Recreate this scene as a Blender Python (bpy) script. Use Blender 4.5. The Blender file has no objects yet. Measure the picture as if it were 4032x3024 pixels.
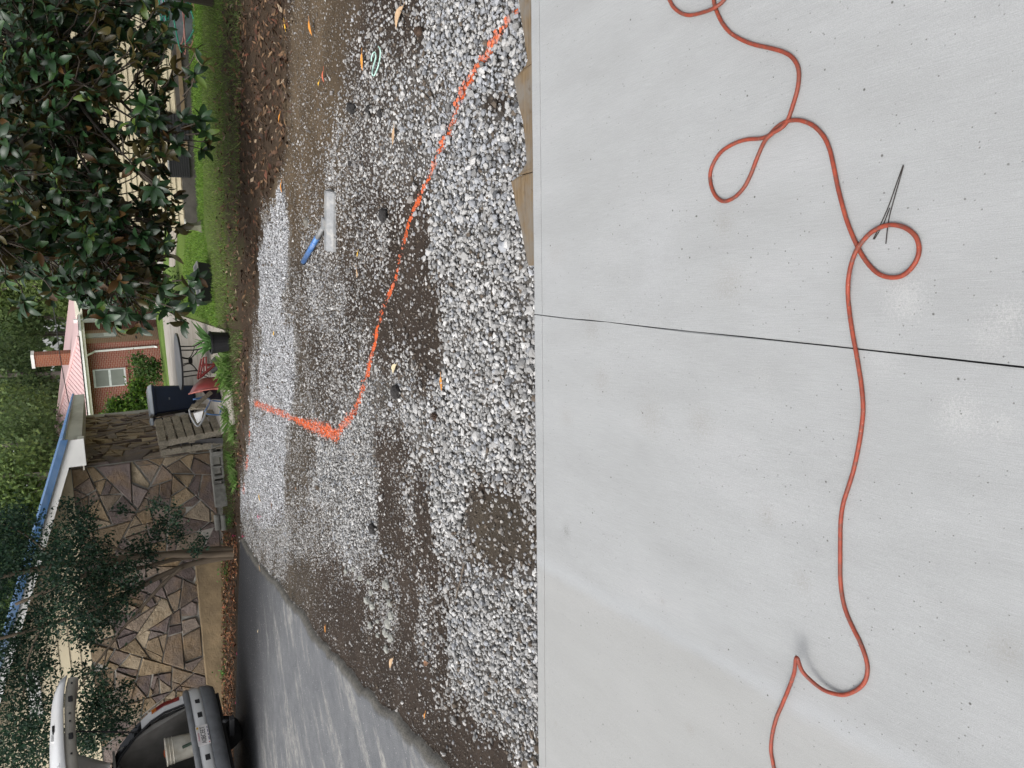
import bpy, math, random
import numpy as np
from mathutils import Matrix, Vector

# ------------------------------------------------------------------ camera, sky, sun, exposure
scene = bpy.context.scene
col = scene.collection
THETA, ROLL, FPX, CAMH = math.radians(28.6), math.radians(6.0), 3000.0, 1.45
_r0 = np.array([1.0, 0, 0]); _d0 = np.array([0, -math.sin(THETA), -math.cos(THETA)])
_F = np.array([0, math.cos(THETA), -math.sin(THETA)])
_R = math.cos(ROLL)*_r0 + math.sin(ROLL)*_d0          # to the right in the upright photo
_D = -math.sin(ROLL)*_r0 + math.cos(ROLL)*_d0         # downwards in the upright photo
CAM = np.array([0, 0, CAMH])
cam_data = bpy.data.cameras.new('camera')
cam_data.sensor_width = 36.0; cam_data.lens = 36.0*FPX/4032.0
cam_data.clip_start = 0.05; cam_data.clip_end = 3000
cam = bpy.data.objects.new('camera', cam_data); col.objects.link(cam)
M = Matrix.Identity(4)
for i in range(3):                                    # the phone was held upright, the file lies on its side
    M[i][0] = _D[i]; M[i][1] = _R[i]; M[i][2] = -_F[i]; M[i][3] = CAM[i]
cam.matrix_world = M
scene.camera = cam

SUN_EL, SUN_AZ = math.radians(52), math.radians(-125)  # azimuth from +Y (ahead) to the right
world = bpy.data.worlds.new('World'); scene.world = world; world.use_nodes = True
wn = world.node_tree.nodes; wl = world.node_tree.links
bg = wn['Background']
sky = wn.new('ShaderNodeTexSky'); sky.sky_type = 'NISHITA'; sky.sun_disc = False
sky.sun_elevation = SUN_EL; sky.sun_rotation = SUN_AZ
sky.air_density = 1.0; sky.dust_density = 4.0; sky.ozone_density = 1.0
hs = wn.new('ShaderNodeHueSaturation'); hs.inputs['Saturation'].default_value = 0.22   # overcast: grey light
wl.new(sky.outputs[0], hs.inputs['Color']); wl.new(hs.outputs[0], bg.inputs['Color'])
bg.inputs['Strength'].default_value = 0.15
sun_d = bpy.data.lights.new('sun', 'SUN'); sun_d.energy = 0.6; sun_d.angle = math.radians(35); sun_d.color = (1.0, 0.97, 0.92)
sun = bpy.data.objects.new('sun', sun_d); col.objects.link(sun)
_sd = Vector((math.sin(SUN_AZ)*math.cos(SUN_EL), math.cos(SUN_AZ)*math.cos(SUN_EL), math.sin(SUN_EL)))
sun.rotation_euler = _sd.to_track_quat('Z', 'Y').to_euler()
sun.location = (0, 0, 30)
scene.view_settings.view_transform = 'Standard'; scene.view_settings.look = 'None'
scene.view_settings.exposure = 0.95; scene.view_settings.gamma = 1.0
scene.view_settings.use_curve_mapping = False
scene.cycles.max_bounces = 6; scene.cycles.diffuse_bounces = 3; scene.cycles.transparent_max_bounces = 4

# ------------------------------------------------------------------ helpers
rng = np.random.default_rng(7); random.seed(7)

def sm(a, b, x):
    t = np.clip((np.asarray(x, float)-a)/(b-a), 0, 1); return t*t*(3-2*t)
def zg(X, Y):
    """height of the ground: level by the slab, falling away to the back, rising to the left"""
    X = np.asarray(X, float); Y = np.asarray(Y, float)
    z = -0.065 - 0.030*np.clip(Y-4, 0, 42)
    z = z + 0.085*np.clip(-1.5-X, 0, 5)*sm(4.5, 9, Y)*(1-sm(16, 26, Y))
    z = z - 0.026*np.clip(Y-28, 0, 14)
    z = z - 0.03*np.clip(X-1, 0, 7)*sm(5, 9, Y)*(1-sm(18, 30, Y))
    return z
def ray(x, y):
    return (1512.0-y)*_R + (x-2016.0)*_D + FPX*_F
def P(x, y, dist):                                    # the point seen at photo pixel x, y, dist metres ahead
    r = ray(x, y); return CAM + r*(dist/r[1])
def Gz(x, y, z):
    r = ray(x, y); return CAM + r*((z-CAMH)/r[2])
def G(x, y, dz=0.0):                                  # the point of the ground under pixel x, y
    r = ray(x, y); r = r/np.linalg.norm(r)
    t = 1.0
    for k in range(60):
        p = CAM+r*t; h = p[2]-(float(zg(p[0], p[1]))+dz)
        t += h/max(0.03, -r[2]+0.03)*0.9
    return CAM+r*t
def proj(Pn):                                         # world points -> photo pixels
    d = np.asarray(Pn, float)-CAM
    zc = d@_F; return 2016+FPX*(d@_D)/zc, 1512-FPX*(d@_R)/zc
def vnoise(x, y, s, seed=0):                          # smooth value noise 0..1
    x = np.asarray(x, float)/s; y = np.asarray(y, float)/s
    xi = np.floor(x).astype(np.int64); yi = np.floor(y).astype(np.int64); fx = x-xi; fy = y-yi
    fx = fx*fx*(3-2*fx); fy = fy*fy*(3-2*fy)
    def h(a, b):
        n = (a*374761393+b*668265263+seed*974711) & 0xffffffff
        n = ((n ^ (n >> 13))*1274126177) & 0xffffffff
        return ((n ^ (n >> 16)) & 0xffff)/65535.0
    return (h(xi, yi)*(1-fx)+h(xi+1, yi)*fx)*(1-fy)+(h(xi, yi+1)*(1-fx)+h(xi+1, yi+1)*fx)*fy

WL = {}                                               # world location of each object (parents are never rotated)
def tag(o, label=None, cat=None, group=None, kind=None):
    if label: o['label'] = label
    if cat: o['category'] = cat
    if group: o['group'] = group
    if kind: o['kind'] = kind
    return o
def empty(name, loc, label=None, cat=None, group=None, kind=None, parent=None):
    o = bpy.data.objects.new(name, None); col.objects.link(o); o.empty_display_size = 0.1
    loc = Vector([float(c) for c in loc])
    o.location = loc-(WL[parent.name] if parent else Vector((0, 0, 0)))
    if parent: o.parent = parent
    WL[o.name] = loc
    return tag(o, label, cat, group, kind)
def link(name, me, loc=(0, 0, 0), parent=None, rot=None):
    o = bpy.data.objects.new(name, me); col.objects.link(o)
    loc = Vector([float(c) for c in loc]); WL[o.name] = loc
    l = loc-(WL[parent.name] if parent else Vector((0, 0, 0)))
    if parent: o.parent = parent
    if rot is None: o.location = l
    else: o.matrix_local = Matrix.Translation(l) @ rot
    return o
class MB:
    def __init__(s): s.v = []; s.f = []
    def add(s, vs, fs):
        b = len(s.v); s.v += [tuple(map(float, p)) for p in vs]; s.f += [tuple(b+i for i in f) for f in fs]; return s
    def hexa(s, p):                                   # 8 points: bottom ring, top ring
        return s.add(p, [(3, 2, 1, 0), (4, 5, 6, 7), (0, 1, 5, 4), (1, 2, 6, 5), (2, 3, 7, 6), (3, 0, 4, 7)])
    def box(s, c, size, ax=None):
        c = np.array(c, float); h = np.array(size, float)/2
        ax = np.eye(3) if ax is None else np.array(ax, float)
        p = [c+ax[0]*h[0]*a+ax[1]*h[1]*b+ax[2]*h[2]*d for d in (-1, 1) for a, b in ((-1, -1), (1, -1), (1, 1), (-1, 1))]
        return s.hexa(p)
    def prism(s, ring0, ring1):
        n = len(ring0)
        return s.add(list(ring0)+list(ring1), [tuple(range(n-1, -1, -1)), tuple(range(n, 2*n))]+[(i, (i+1) % n, n+(i+1) % n, n+i) for i in range(n)])
    def tube(s, path, r, n=6, caps=True):
        path = [np.array(p, float) for p in path]; m = len(path)
        rr = r if hasattr(r, '__len__') else [r]*m
        rings = []; up = None
        for i in range(m):
            t = path[min(i+1, m-1)]-path[max(i-1, 0)]; t = t/(np.linalg.norm(t)+1e-12)
            if up is None: up = np.array([0, 0, 1.0]) if abs(t[2]) < 0.9 else np.array([1.0, 0, 0])
            a = np.cross(t, up); a /= np.linalg.norm(a)+1e-12; b = np.cross(a, t); up = b
            rings.append([path[i]+rr[i]*(math.cos(2*math.pi*k/n)*a+math.sin(2*math.pi*k/n)*b) for k in range(n)])
        vs = [p for g in rings for p in g]; fs = []
        for i in range(m-1):
            for k in range(n): fs.append((i*n+k, i*n+(k+1) % n, (i+1)*n+(k+1) % n, (i+1)*n+k))
        if caps: fs += [tuple(range(n-1, -1, -1)), tuple((m-1)*n+k for k in range(n))]
        return s.add(vs, fs)
    def lathe(s, c, prof, n=20, ax=None):             # prof: (radius, height)
        c = np.array(c, float); ax = np.eye(3) if ax is None else np.array(ax, float)
        vs = [c+r*(math.cos(2*math.pi*k/n)*ax[0]+math.sin(2*math.pi*k/n)*ax[1])+h*ax[2] for r, h in prof for k in range(n)]
        m = len(prof); fs = [(i*n+k, i*n+(k+1) % n, (i+1)*n+(k+1) % n, (i+1)*n+k) for i in range(m-1) for k in range(n)]
        fs += [tuple(range(n-1, -1, -1)), tuple((m-1)*n+k for k in range(n))]
        return s.add(vs, fs)
    def mesh(s, name, mat, origin=(0, 0, 0), smooth=False):
        me = bpy.data.meshes.new(name)
        o = np.array(origin, float); V = np.array(s.v)-o
        me.from_pydata(V.tolist(), [], s.f); me.update()
        if mat: me.materials.append(mat)
        if smooth: me.polygons.foreach_set('use_smooth', [True]*len(me.polygons))
        return me
    def build(s, name, mat, parent=None, smooth=False, bevel=0.0, origin=None):
        V = np.array(s.v)
        if origin is None: origin = ((V[:, 0].min()+V[:, 0].max())/2, (V[:, 1].min()+V[:, 1].max())/2, V[:, 2].min())
        o = link(name, s.mesh(name, mat, origin, smooth), origin, parent)
        if bevel:
            md = o.modifiers.new('bevel', 'BEVEL'); md.width = bevel; md.segments = 2; md.limit_method = 'ANGLE'
        return o
def npmesh(name, V, Fq, mat, cols=None, smooth=False, attrs=None):
    """big mesh from arrays; Fq (n,3) or (n,4); cols per-vertex rgb"""
    me = bpy.data.meshes.new(name); V = np.asarray(V, np.float32); Fq = np.asarray(Fq, np.int32)
    n, k = Fq.shape
    me.vertices.add(len(V)); me.vertices.foreach_set('co', V.ravel())
    me.loops.add(n*k); me.loops.foreach_set('vertex_index', Fq.ravel())
    me.polygons.add(n); me.polygons.foreach_set('loop_start', np.arange(0, n*k, k, dtype=np.int32))
    try: me.polygons.foreach_set('loop_total', np.full(n, k, np.int32))
    except Exception: pass
    me.update(calc_edges=True); me.validate()
    if cols is not None:
        a = me.color_attributes.new('Col', 'FLOAT_COLOR', 'POINT')
        c4 = np.ones((len(V), 4), np.float32); c4[:, :3] = cols; a.data.foreach_set('color', c4.ravel())
    for nm, arr in (attrs or {}).items():
        a = me.attributes.new(nm, 'FLOAT', 'POINT'); a.data.foreach_set('value', np.asarray(arr, np.float32))
    me.polygons.foreach_set('use_smooth', np.full(n, bool(smooth)))
    if mat: me.materials.append(mat)
    return me

# ------------------------------------------------------------------ materials
MATS = {}
class NT:
    def __init__(s, name):
        s.m = bpy.data.materials.new(name); s.m.use_nodes = True; s.t = s.m.node_tree
        s.b = s.t.nodes['Principled BSDF']; s.out = s.t.nodes['Material Output']
    def n(s, typ, **k):
        nd = s.t.nodes.new('ShaderNode'+typ)
        for a, v in k.items():
            if a.startswith('i_'):
                key = a[2:]; nd.inputs[int(key) if key.isdigit() else key.replace('_', ' ')].default_value = v
            else: setattr(nd, a, v)
        return nd
    def l(s, a, b): s.t.links.new(a, b)
    def coord(s, scale=(1, 1, 1), rotz=0.0, kind='pos'):
        if kind == 'pos': src = s.n('NewGeometry').outputs['Position']
        else: src = s.n('TexCoord').outputs['Object']
        mp = s.n('Mapping'); mp.inputs['Scale'].default_value = scale; mp.inputs['Rotation'].default_value = (0, 0, rotz)
        s.l(src, mp.inputs[0]); return mp.outputs[0]
    def noise(s, vec, scale, detail=3, rough=0.55):
        nd = s.n('TexNoise'); nd.inputs['Scale'].default_value = scale; nd.inputs['Detail'].default_value = detail
        nd.inputs['Roughness'].default_value = rough
        if vec is not None: s.l(vec, nd.inputs['Vector'])
        return nd.outputs['Fac']
    def ramp(s, fac, stops):
        r = s.n('ValToRGB'); e = r.color_ramp.elements
        while len(e) < len(stops): e.new(0.5)
        for k, (p, c) in enumerate(stops): e[k].position = p; e[k].color = (c, c, c, 1) if not hasattr(c, '__len__') else (*c, 1)
        s.l(fac, r.inputs[0]); return r.outputs[0]
    def mix(s, fac, a, b, mode='MIX'):
        nd = s.n('MixRGB', blend_type=mode)
        for k, v in ((0, fac), (1, a), (2, b)):
            if hasattr(v, 'is_linked'): s.l(v, nd.inputs[k])
            elif hasattr(v, '__len__'): nd.inputs[k].default_value = (*v, 1)
            else: nd.inputs[k].default_value = v
        return nd.outputs[0]
    def math(s, op, a, b=0.0, clamp=False):
        nd = s.n('Math', operation=op); nd.use_clamp = clamp
        for k, v in ((0, a), (1, b)):
            if hasattr(v, 'is_linked'): s.l(v, nd.inputs[k])
            else: nd.inputs[k].default_value = v
        return nd.outputs[0]
    def attr(s, nm, what='Color'):
        return s.n('Attribute', attribute_name=nm).outputs[what]
    def bump(s, h, strength=0.3, dist=0.01):
        b = s.n('Bump'); b.inputs['Strength'].default_value = strength; b.inputs['Distance'].default_value = dist
        s.l(h, b.inputs['Height']); s.l(b.outputs[0], s.b.inputs['Normal']); return b
    def fin(s, color=None, rough=0.7, metal=0.0, spec=0.4):
        if color is not None:
            if hasattr(color, 'is_linked'): s.l(color, s.b.inputs['Base Color'])
            else: s.b.inputs['Base Color'].default_value = (*color, 1)
        if hasattr(rough, 'is_linked'): s.l(rough, s.b.inputs['Roughness'])
        else: s.b.inputs['Roughness'].default_value = rough
        s.b.inputs['Metallic'].default_value = metal; s.b.inputs['Specular IOR Level'].default_value = spec
        return s.m
def simple(name, c, rough=0.7, metal=0.0, var=0.18, scale=6.0, bump=0.0, bscale=60.0, dirt=None, stretch=(1, 1, 1), rotz=0.0, spec=0.4):
    """one colour with mottling, an optional dirt colour and fine relief"""
    if name in MATS: return MATS[name]
    t = NT(name); v = t.coord(stretch, rotz)
    n = t.noise(v, scale, 4, 0.6)
    c = np.array(c)
    out = t.ramp(n, [(0.3, tuple(c*(1-var))), (0.7, tuple(np.minimum(c*(1+var), 1)))])
    if dirt is not None:
        n2 = t.noise(v, scale*0.45, 5, 0.65)
        out = t.mix(t.ramp(n2, [(0.48, 0.0), (0.68, 0.85)]), out, dirt)
    if bump: t.bump(t.noise(v, bscale, 3), bump, 0.01)
    MATS[name] = t.fin(out, rough, metal, spec); return MATS[name]
def leafmat(name, rough=0.45, trans=0.25, back=None, spec=0.4):
    if name in MATS: return MATS[name]
    t = NT(name); c = t.attr('Col')
    if back is not None:
        c = t.mix(t.n('NewGeometry').outputs['Backfacing'], c, back)
    m = t.fin(c, rough, 0, spec)
    tr = t.n('BsdfTranslucent'); t.l(c, tr.inputs[0]); mx = t.n('MixShader'); mx.inputs[0].default_value = trans
    t.l(t.b.outputs[0], mx.inputs[1]); t.l(tr.outputs[0], mx.inputs[2]); t.l(mx.outputs[0], t.out.inputs[0])
    MATS[name] = m; return m

# ------------------------------------------------------------------ where gravel, dirt, paint, grass lie (measured in the photo)
# rows: photo y, then (photo x, stone cover 0..10) steps
ROWS = [
(-300, [(1135,0),(1140,.4),(1420,.8),(1500,3),(1650,4),(1690,9),(2110,9)]),
(0,    [(1135,0),(1140,.4),(1420,.8),(1480,3),(1640,4),(1690,9),(2110,9)]),
(200,  [(1140,0),(1150,.4),(1340,.8),(1380,4),(1660,4.5),(1690,9),(2110,9)]),
(320,  [(1140,0),(1150,.5),(1320,1),(1370,4),(1580,6),(1700,8),(1760,5),(1800,9),(2110,9)]),
(400,  [(1135,0),(1150,.6),(1310,1.2),(1340,4.5),(1540,5),(1570,7),(1760,6),(1800,9),(1900,9),(1920,3),(2010,3),(2020,8),(2110,8)]),
(500,  [(1130,0),(1150,.7),(1300,1.5),(1330,4.5),(1480,5),(1560,7),(1700,8),(1800,9),(2110,9)]),
(600,  [(1120,0),(1140,.7),(1270,1.5),(1300,5),(1450,5),(1680,7),(1700,9),(2110,9)]),
(740,  [(1100,0),(1110,.8),(1120,1),(1280,1.5),(1300,5),(1500,5),(1600,5),(1690,5),(1700,9),(2110,9)]),
(790,  [(1070,0),(1075,10),(1120,10),(1130,1),(1280,1.5),(1310,5),(1440,5),(1450,4),(1650,3),(1680,5),(1700,9),(2110,9)]),
(900,  [(1030,0),(1038,10),(1136,10),(1144,1),(1200,1.5),(1230,3),(1430,3),(1460,5),(1530,5),(1560,2.5),(1690,2.5),(1700,9),(2110,9)]),
(1000, [(1018,0),(1022,10),(1132,10),(1142,1),(1190,1.5),(1200,5),(1320,5),(1340,4),(1540,4),(1560,1),(1680,1.5),(1695,9),(2110,9)]),
(1200, [(1020,0),(1026,10),(1118,10),(1126,3),(1190,4),(1200,6),(1350,6),(1380,3),(1500,3),(1520,1.2),(1720,1.5),(1745,9),(2110,9)]),
(1350, [(995,0),(1000,4),(1030,5),(1040,10),(1155,10),(1165,3),(1260,4),(1440,5),(1480,1.2),(1725,1.5),(1740,9),(2110,9)]),
(1500, [(985,0),(990,5),(1020,6),(1030,10),(1155,10),(1165,3),(1235,4),(1400,4.5),(1420,8),(1500,8),(1510,6),(1640,7),(1650,2),(1735,2.5),(1745,9),(2110,9)]),
(1650, [(980,0),(985,7),(1140,8),(1150,3),(1210,3.5),(1330,5),(1350,8),(1470,8),(1480,5.5),(1580,5.5),(1590,8),(2110,8.5)]),
(1800, [(965,0),(970,8),(1125,8.5),(1135,2.5),(1235,2.5),(1245,8),(1470,8),(1480,2),(1620,2.5),(1630,6),(1740,6),(1750,8),(2110,8.5)]),
(1950, [(945,0),(950,8),(1120,8),(1130,2.5),(1220,3),(1230,8),(1480,8.5),(1490,.8),(1560,1.5),(1570,5),(1640,5),(1650,1),(1705,1.5),(1715,8),(1870,8),(1920,1.5),(2030,1.5),(2060,5),(2110,5)]),
(2050, [(945,0),(950,7),(1135,7),(1140,5),(1320,5),(1325,9),(1480,9),(1490,.5),(1570,.6),(1580,5),(1650,5),(1655,.6),(1720,.8),(1730,8),(1840,8),(1870,1.1),(2060,1.1),(2085,4),(2110,4)]),
(2150, [(960,0),(970,7),(1170,6.5),(1180,4),(1330,4.5),(1340,8),(1485,8),(1500,1),(1640,1.5),(1730,1.5),(1740,8),(1840,8),(1875,1),(2060,1),(2085,3),(2110,3)]),
(2250, [(1040,0),(1050,6),(1130,5),(1140,.7),(1330,.7),(1340,4.5),(1410,4.5),(1420,2),(1570,2),(1580,2.5),(1740,3),(1750,6),(1850,5),(1860,4.5),(2110,5.5)]),
(2330, [(1100,0),(1105,1.2),(1120,.5),(1420,.5),(1430,4),(1560,4),(1570,.8),(1630,.8),(1640,4),(1740,4.5),(1820,5),(1830,8),(2110,8)]),
(2450, [(1180,0),(1190,.5),(1420,.5),(1430,4),(1550,4),(1560,1.2),(1630,1.2),(1640,5),(1715,5),(1720,2.5),(1765,3),(1775,9),(2110,9)]),
(2550, [(1260,0),(1270,.5),(1500,.5),(1510,2),(1550,2),(1560,1),(1635,1),(1645,5),(1710,5),(1720,2.5),(1760,3),(1770,8.5),(2110,8.5)]),
(2650, [(1355,0),(1365,.4),(1740,.7),(1755,8.5),(2110,8.5)]),
(2750, [(1440,0),(1450,.4),(1700,.8),(1720,3.5),(1830,4),(1840,8),(2110,8)]),
(2850, [(1540,0),(1550,.3),(1830,.6),(1845,4.5),(1950,5),(1960,7),(2110,7.5)]),
(2950, [(1630,0),(1640,.3),(1980,.6),(2015,7),(2110,7)]),
(3024, [(1720,0),(1725,.3),(2040,.5),(2050,8),(2110,8)]),
(3400, [(2040,0),(2050,.3),(2090,3),(2110,8)])]
_ry = np.array([r[0] for r in ROWS], float)
def cover(px, py):
    px = np.asarray(px, float); py = np.asarray(py, float)
    tab = np.array([np.interp(px, [a for a, _ in r[1]], [b for _, b in r[1]]) for r in ROWS])
    k = np.clip(np.searchsorted(_ry, py)-1, 0, len(_ry)-2)
    w = np.clip((py-_ry[k])/(_ry[k+1]-_ry[k]), 0, 1); i = np.arange(px.size)
    return tab[k, i]*(1-w)+tab[k+1, i]*w
PAINT = [([(2040,48),(2024,66),(1976,130),(1943,175),(1900,241),(1858,307),(1816,374),(1786,458),(1756,542),(1726,615),(1690,693),(1641,796),(1611,874),(1587,976),(1557,1099),(1521,1189),(1494,1274),(1479,1358),(1455,1455),(1430,1533),(1406,1617),(1376,1653),(1340,1690),(1329,1726)],
          [.015,.017,.019,.021,.024,.025,.022,.020,.020,.021,.022,.022,.021,.022,.024,.026,.027,.028,.028,.028,.032,.038,.05,.015]),
         ([(1329,1715),(1292,1692),(1219,1675),(1165,1653),(1129,1635),(1087,1617),(1039,1599),(1008,1587)], [.06,.075,.062,.036,.036,.044,.05,.05]),
         ([(982,1655),(985,1700),(985,1740)], [.06,.06,.05]), ([(978,1800),(973,1840)], [.06,.05]), ([(965,1910),(962,1935)], [.06,.06])]
_PW = []
for pts, w in PAINT:
    q = np.array([G(*p)[:2] for p in pts]); _PW.append((q, np.array(w)))
def paint(X, Y):
    X = np.asarray(X, float); Y = np.asarray(Y, float); best = np.full(X.shape, -9.0)
    for q, w in _PW:
        for i in range(len(q)-1):
            a, b = q[i], q[i+1]; d = b-a; L = d@d
            t = np.clip(((X-a[0])*d[0]+(Y-a[1])*d[1])/L, 0, 1)
            dist = np.hypot(X-a[0]-t*d[0], Y-a[1]-t*d[1]); ww = w[i]*(1-t)+w[i+1]*t
            best = np.maximum(best, 1-dist/ww)
    return best                                       # > 0 inside a line
ASPH_PX = [(943,2125),(1010,2230),(1045,2270),(1085,2310),(1120,2365),(1180,2430),(1215,2495),(1255,2545),(1315,2605),(1360,2660),(1400,2715),(1440,2750),(1500,2800),(1545,2845),(1585,2900),(1635,2945),(1680,2985),(1720,3024),(1900,3240)]
ASPH = [G(*p, .045) for p in ASPH_PX]
SLAB_A, SLAB_B = Gz(2081, 0, 0), Gz(2113, 3024, 0)     # the slab's far edge
_se = (SLAB_B-SLAB_A)[:2]; _se /= np.linalg.norm(_se); _sn = np.array([-_se[1], _se[0]])
if _sn[1] < 0: _sn = -_sn                             # points away from the camera
def slabdist(X, Y): return (np.asarray(X)-SLAB_A[0])*_sn[0]+(np.asarray(Y)-SLAB_A[1])*_sn[1]
_fd = (G(920, 3020, .045)-G(943, 2125, .045))[:2]; _fd = _fd/np.linalg.norm(_fd); _fn = np.array([_fd[1], -_fd[0]])    # along the asphalt's far edge; away from the camera
if _fn[1] < 0: _fn = -_fn
_ab = [((p[:2]-ASPH[0][:2])@_fd, (p[:2]-ASPH[0][:2])@_fn) for p in ASPH]
_ab = sorted(_ab, key=lambda q: q[1]); _aa = np.array([q[0] for q in _ab]); _bb = np.array([q[1] for q in _ab])
def in_asphalt(X, Y):
    X = np.asarray(X, float)-ASPH[0][0]; Y = np.asarray(Y, float)-ASPH[0][1]
    a = X*_fd[0]+Y*_fd[1]; b = X*_fn[0]+Y*_fn[1]
    return (b < 0) & (a > np.interp(b, _bb, _aa))

# ------------------------------------------------------------------ ground: one sheet to the horizon
def axis(lo, hi, step, far_lo, far_hi, k):
    a = list(np.arange(lo, hi+1e-6, step)); s = step
    while a[-1] < far_hi: s *= k; a.append(a[-1]+s)
    s = step
    while a[0] > far_lo: s *= k; a.insert(0, a[0]-s)
    return np.array(a)
gx = axis(-3.6, 3.6, 0.032, -420, 420, 1.10); gy = axis(2.1, 8.2, 0.032, -30, 900, 1.07)
GX, GY = np.meshgrid(gx, gy); fx_, fy_ = GX.ravel(), GY.ravel()
zz = zg(fx_, fy_)
near = (fy_ > 1.5) & (fy_ < 16) & (np.abs(fx_) < 9)
rel = (vnoise(fx_, fy_, .35, 1)-.5)*.022+(vnoise(fx_, fy_, .11, 2)-.5)*.012+(vnoise(fx_, fy_, .05, 3)-.5)*.007
zz = zz+rel*near*np.clip((slabdist(fx_, fy_)-0.02)/.1, 0, 1)
pxx, pyy = proj(np.stack([fx_, fy_, zz], 1)); ok = fy_ > 1.0
pxx = np.where(ok, pxx, 3000); pyy = np.where(ok, pyy, 1500)
tan = np.array([0.111, 0.080, 0.049]); dark = np.array([0.043, 0.032, 0.025]); mid = np.array([0.076, 0.062, 0.046])
litter = np.array([.055, .036, .022]); lawn = np.array([.10, .15, .035]); lawn2 = np.array([.12, .20, .035])
nz = vnoise(fx_, fy_, .8, 5); nz2 = vnoise(fx_, fy_, .22, 6)
w_tan = (1-sm(1250, 1420, pxx+(nz-.5)*150))*(1-sm(850, 1150, pyy))
w_mid = np.clip((1-sm(1120, 1260, pxx+(nz-.5)*120))*sm(850, 1100, pyy)+sm(1830, 1870, pxx)*sm(1920, 1990, pyy)*(1-sm(2180, 2250, pyy))
                + .7*(1-sm(0, 160, np.abs(pxx-1190)))*sm(1500, 1650, pyy)*(1-sm(2100, 2250, pyy)), 0, 1)
C = dark*(1-w_tan[:, None])+tan*w_tan[:, None]
C = C*(1-w_mid[:, None])+mid*w_mid[:, None]
C *= (0.72+.56*nz2)[:, None]
dcov = np.zeros(len(fx_)); kk_ = (pxx > 940) & (pxx < 2130) & (pyy > -400) & (pyy < 3500) & near
dcov[kk_] = cover(pxx[kk_]+(vnoise(fx_[kk_], fy_[kk_], .25, 11)-.5)*60, pyy[kk_]+(vnoise(fx_[kk_], fy_[kk_], .3, 13)-.5)*90)
w_dst = (sm(3.5, 8, dcov)*.8)[:, None]; C = C*(1-w_dst)+np.array([.155, .147, .135])*(.7+.6*nz2[:, None])*w_dst    # stone dust under the heaped gravel
lit_edge = np.interp(pyy, [-500, 0, 400, 700, 800, 1200, 1500, 2000, 2200, 3024, 3600], [1140, 1140, 1130, 1105, 1060, 1015, 985, 945, 935, 915, 905])
w_lit = 1-sm(-25, 25, pxx-lit_edge+(nz2-.5)*60)
C = C*(1-w_lit[:, None])+litter*w_lit[:, None]
w_lawn = (1-sm(790, 960, pxx+(nz2-.5)*120))*sm(-400, 0, 1500-pyy)
C = C*(1-w_lawn[:, None])+(lawn*(.7+.6*nz2[:, None]))*w_lawn[:, None]
w_far = sm(12, 16, fy_)*(1-sm(1700, 1900, pyy)*(fy_ < 20))
C = C*(1-w_far[:, None])+(lawn2*(.7+.6*nz[:, None]))*w_far[:, None]
w_wood = sm(44, 50, fy_); C = C*(1-w_wood[:, None])+np.array([.035, .045, .018])*w_wood[:, None]
pt = np.where((slabdist(fx_, fy_) > .03) & near, paint(fx_, fy_)+(nz2-.5)*.3+(vnoise(fx_, fy_, .06, 9)-.5)*1.1, -9)
nx_, ny_ = len(gx), len(gy)
idx = np.arange(nx_*ny_).reshape(ny_, nx_)
Fq = np.stack([idx[:-1, :-1], idx[:-1, 1:], idx[1:, 1:], idx[1:, :-1]], -1).reshape(-1, 4)
t = NT('soil'); c0 = t.attr('Col'); pv = t.coord()
grit = t.n('TexVoronoi'); grit.inputs['Scale'].default_value = 75; t.l(pv, grit.inputs['Vector'])
gm = t.ramp(grit.outputs['Distance'], [(.12, 1.0), (.2, 0.0)])
sel = t.ramp(t.noise(pv, 9, 3), [(.45, 0.0), (.62, 1.0)])
gr = t.math('MULTIPLY', gm, sel)
c1 = t.mix(t.math('MULTIPLY', gr, .8), c0, (0.187, 0.174, 0.157))
c1 = t.mix(t.ramp(t.noise(pv, 30, 4, .7), [(.3, .55), (.7, 0.0)]), c1, (.03, .022, .016), 'MIX')
c1 = t.mix(t.math('GREATER_THAN', t.math('ADD', t.attr('paint', 'Fac'), t.math('MULTIPLY', t.math('SUBTRACT', t.noise(pv, 60, 3), .5), 1.2)), .28), c1, (.62, .115, .035))
hgt = t.math('ADD', t.noise(pv, 45, 5, .75), t.math('MULTIPLY', gr, .5))
t.bump(hgt, .8, .02)
soil = t.fin(c1, .95, 0, .15)
gme = npmesh('ground', np.stack([fx_, fy_, zz], 1), Fq, soil, C, True, {'paint': pt})
ground = tag(link('ground', gme), kind='structure')

# ------------------------------------------------------------------ gravel
def ico():
    p = (1+5**.5)/2
    v = np.array([(-1, p, 0), (1, p, 0), (-1, -p, 0), (1, -p, 0), (0, -1, p), (0, 1, p), (0, -1, -p), (0, 1, -p), (p, 0, -1), (p, 0, 1), (-p, 0, -1), (-p, 0, 1)], float)
    f = np.array([(0, 11, 5), (0, 5, 1), (0, 1, 7), (0, 7, 10), (0, 10, 11), (1, 5, 9), (5, 11, 4), (11, 10, 2), (10, 7, 6), (7, 1, 8), (3, 9, 4), (3, 4, 2), (3, 2, 6), (3, 6, 8), (3, 8, 9), (4, 9, 5), (2, 4, 11), (6, 2, 10), (8, 6, 7), (9, 8, 1)])
    return v/np.linalg.norm(v[0]), f
_octv = np.array([(1, 0, 0), (-1, 0, 0), (0, 1, 0), (0, -1, 0), (0, 0, 1), (0, 0, -1)], float)
_octf = np.array([(0, 2, 4), (2, 1, 4), (1, 3, 4), (3, 0, 4), (2, 0, 5), (1, 2, 5), (3, 1, 5), (0, 3, 5)])
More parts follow.
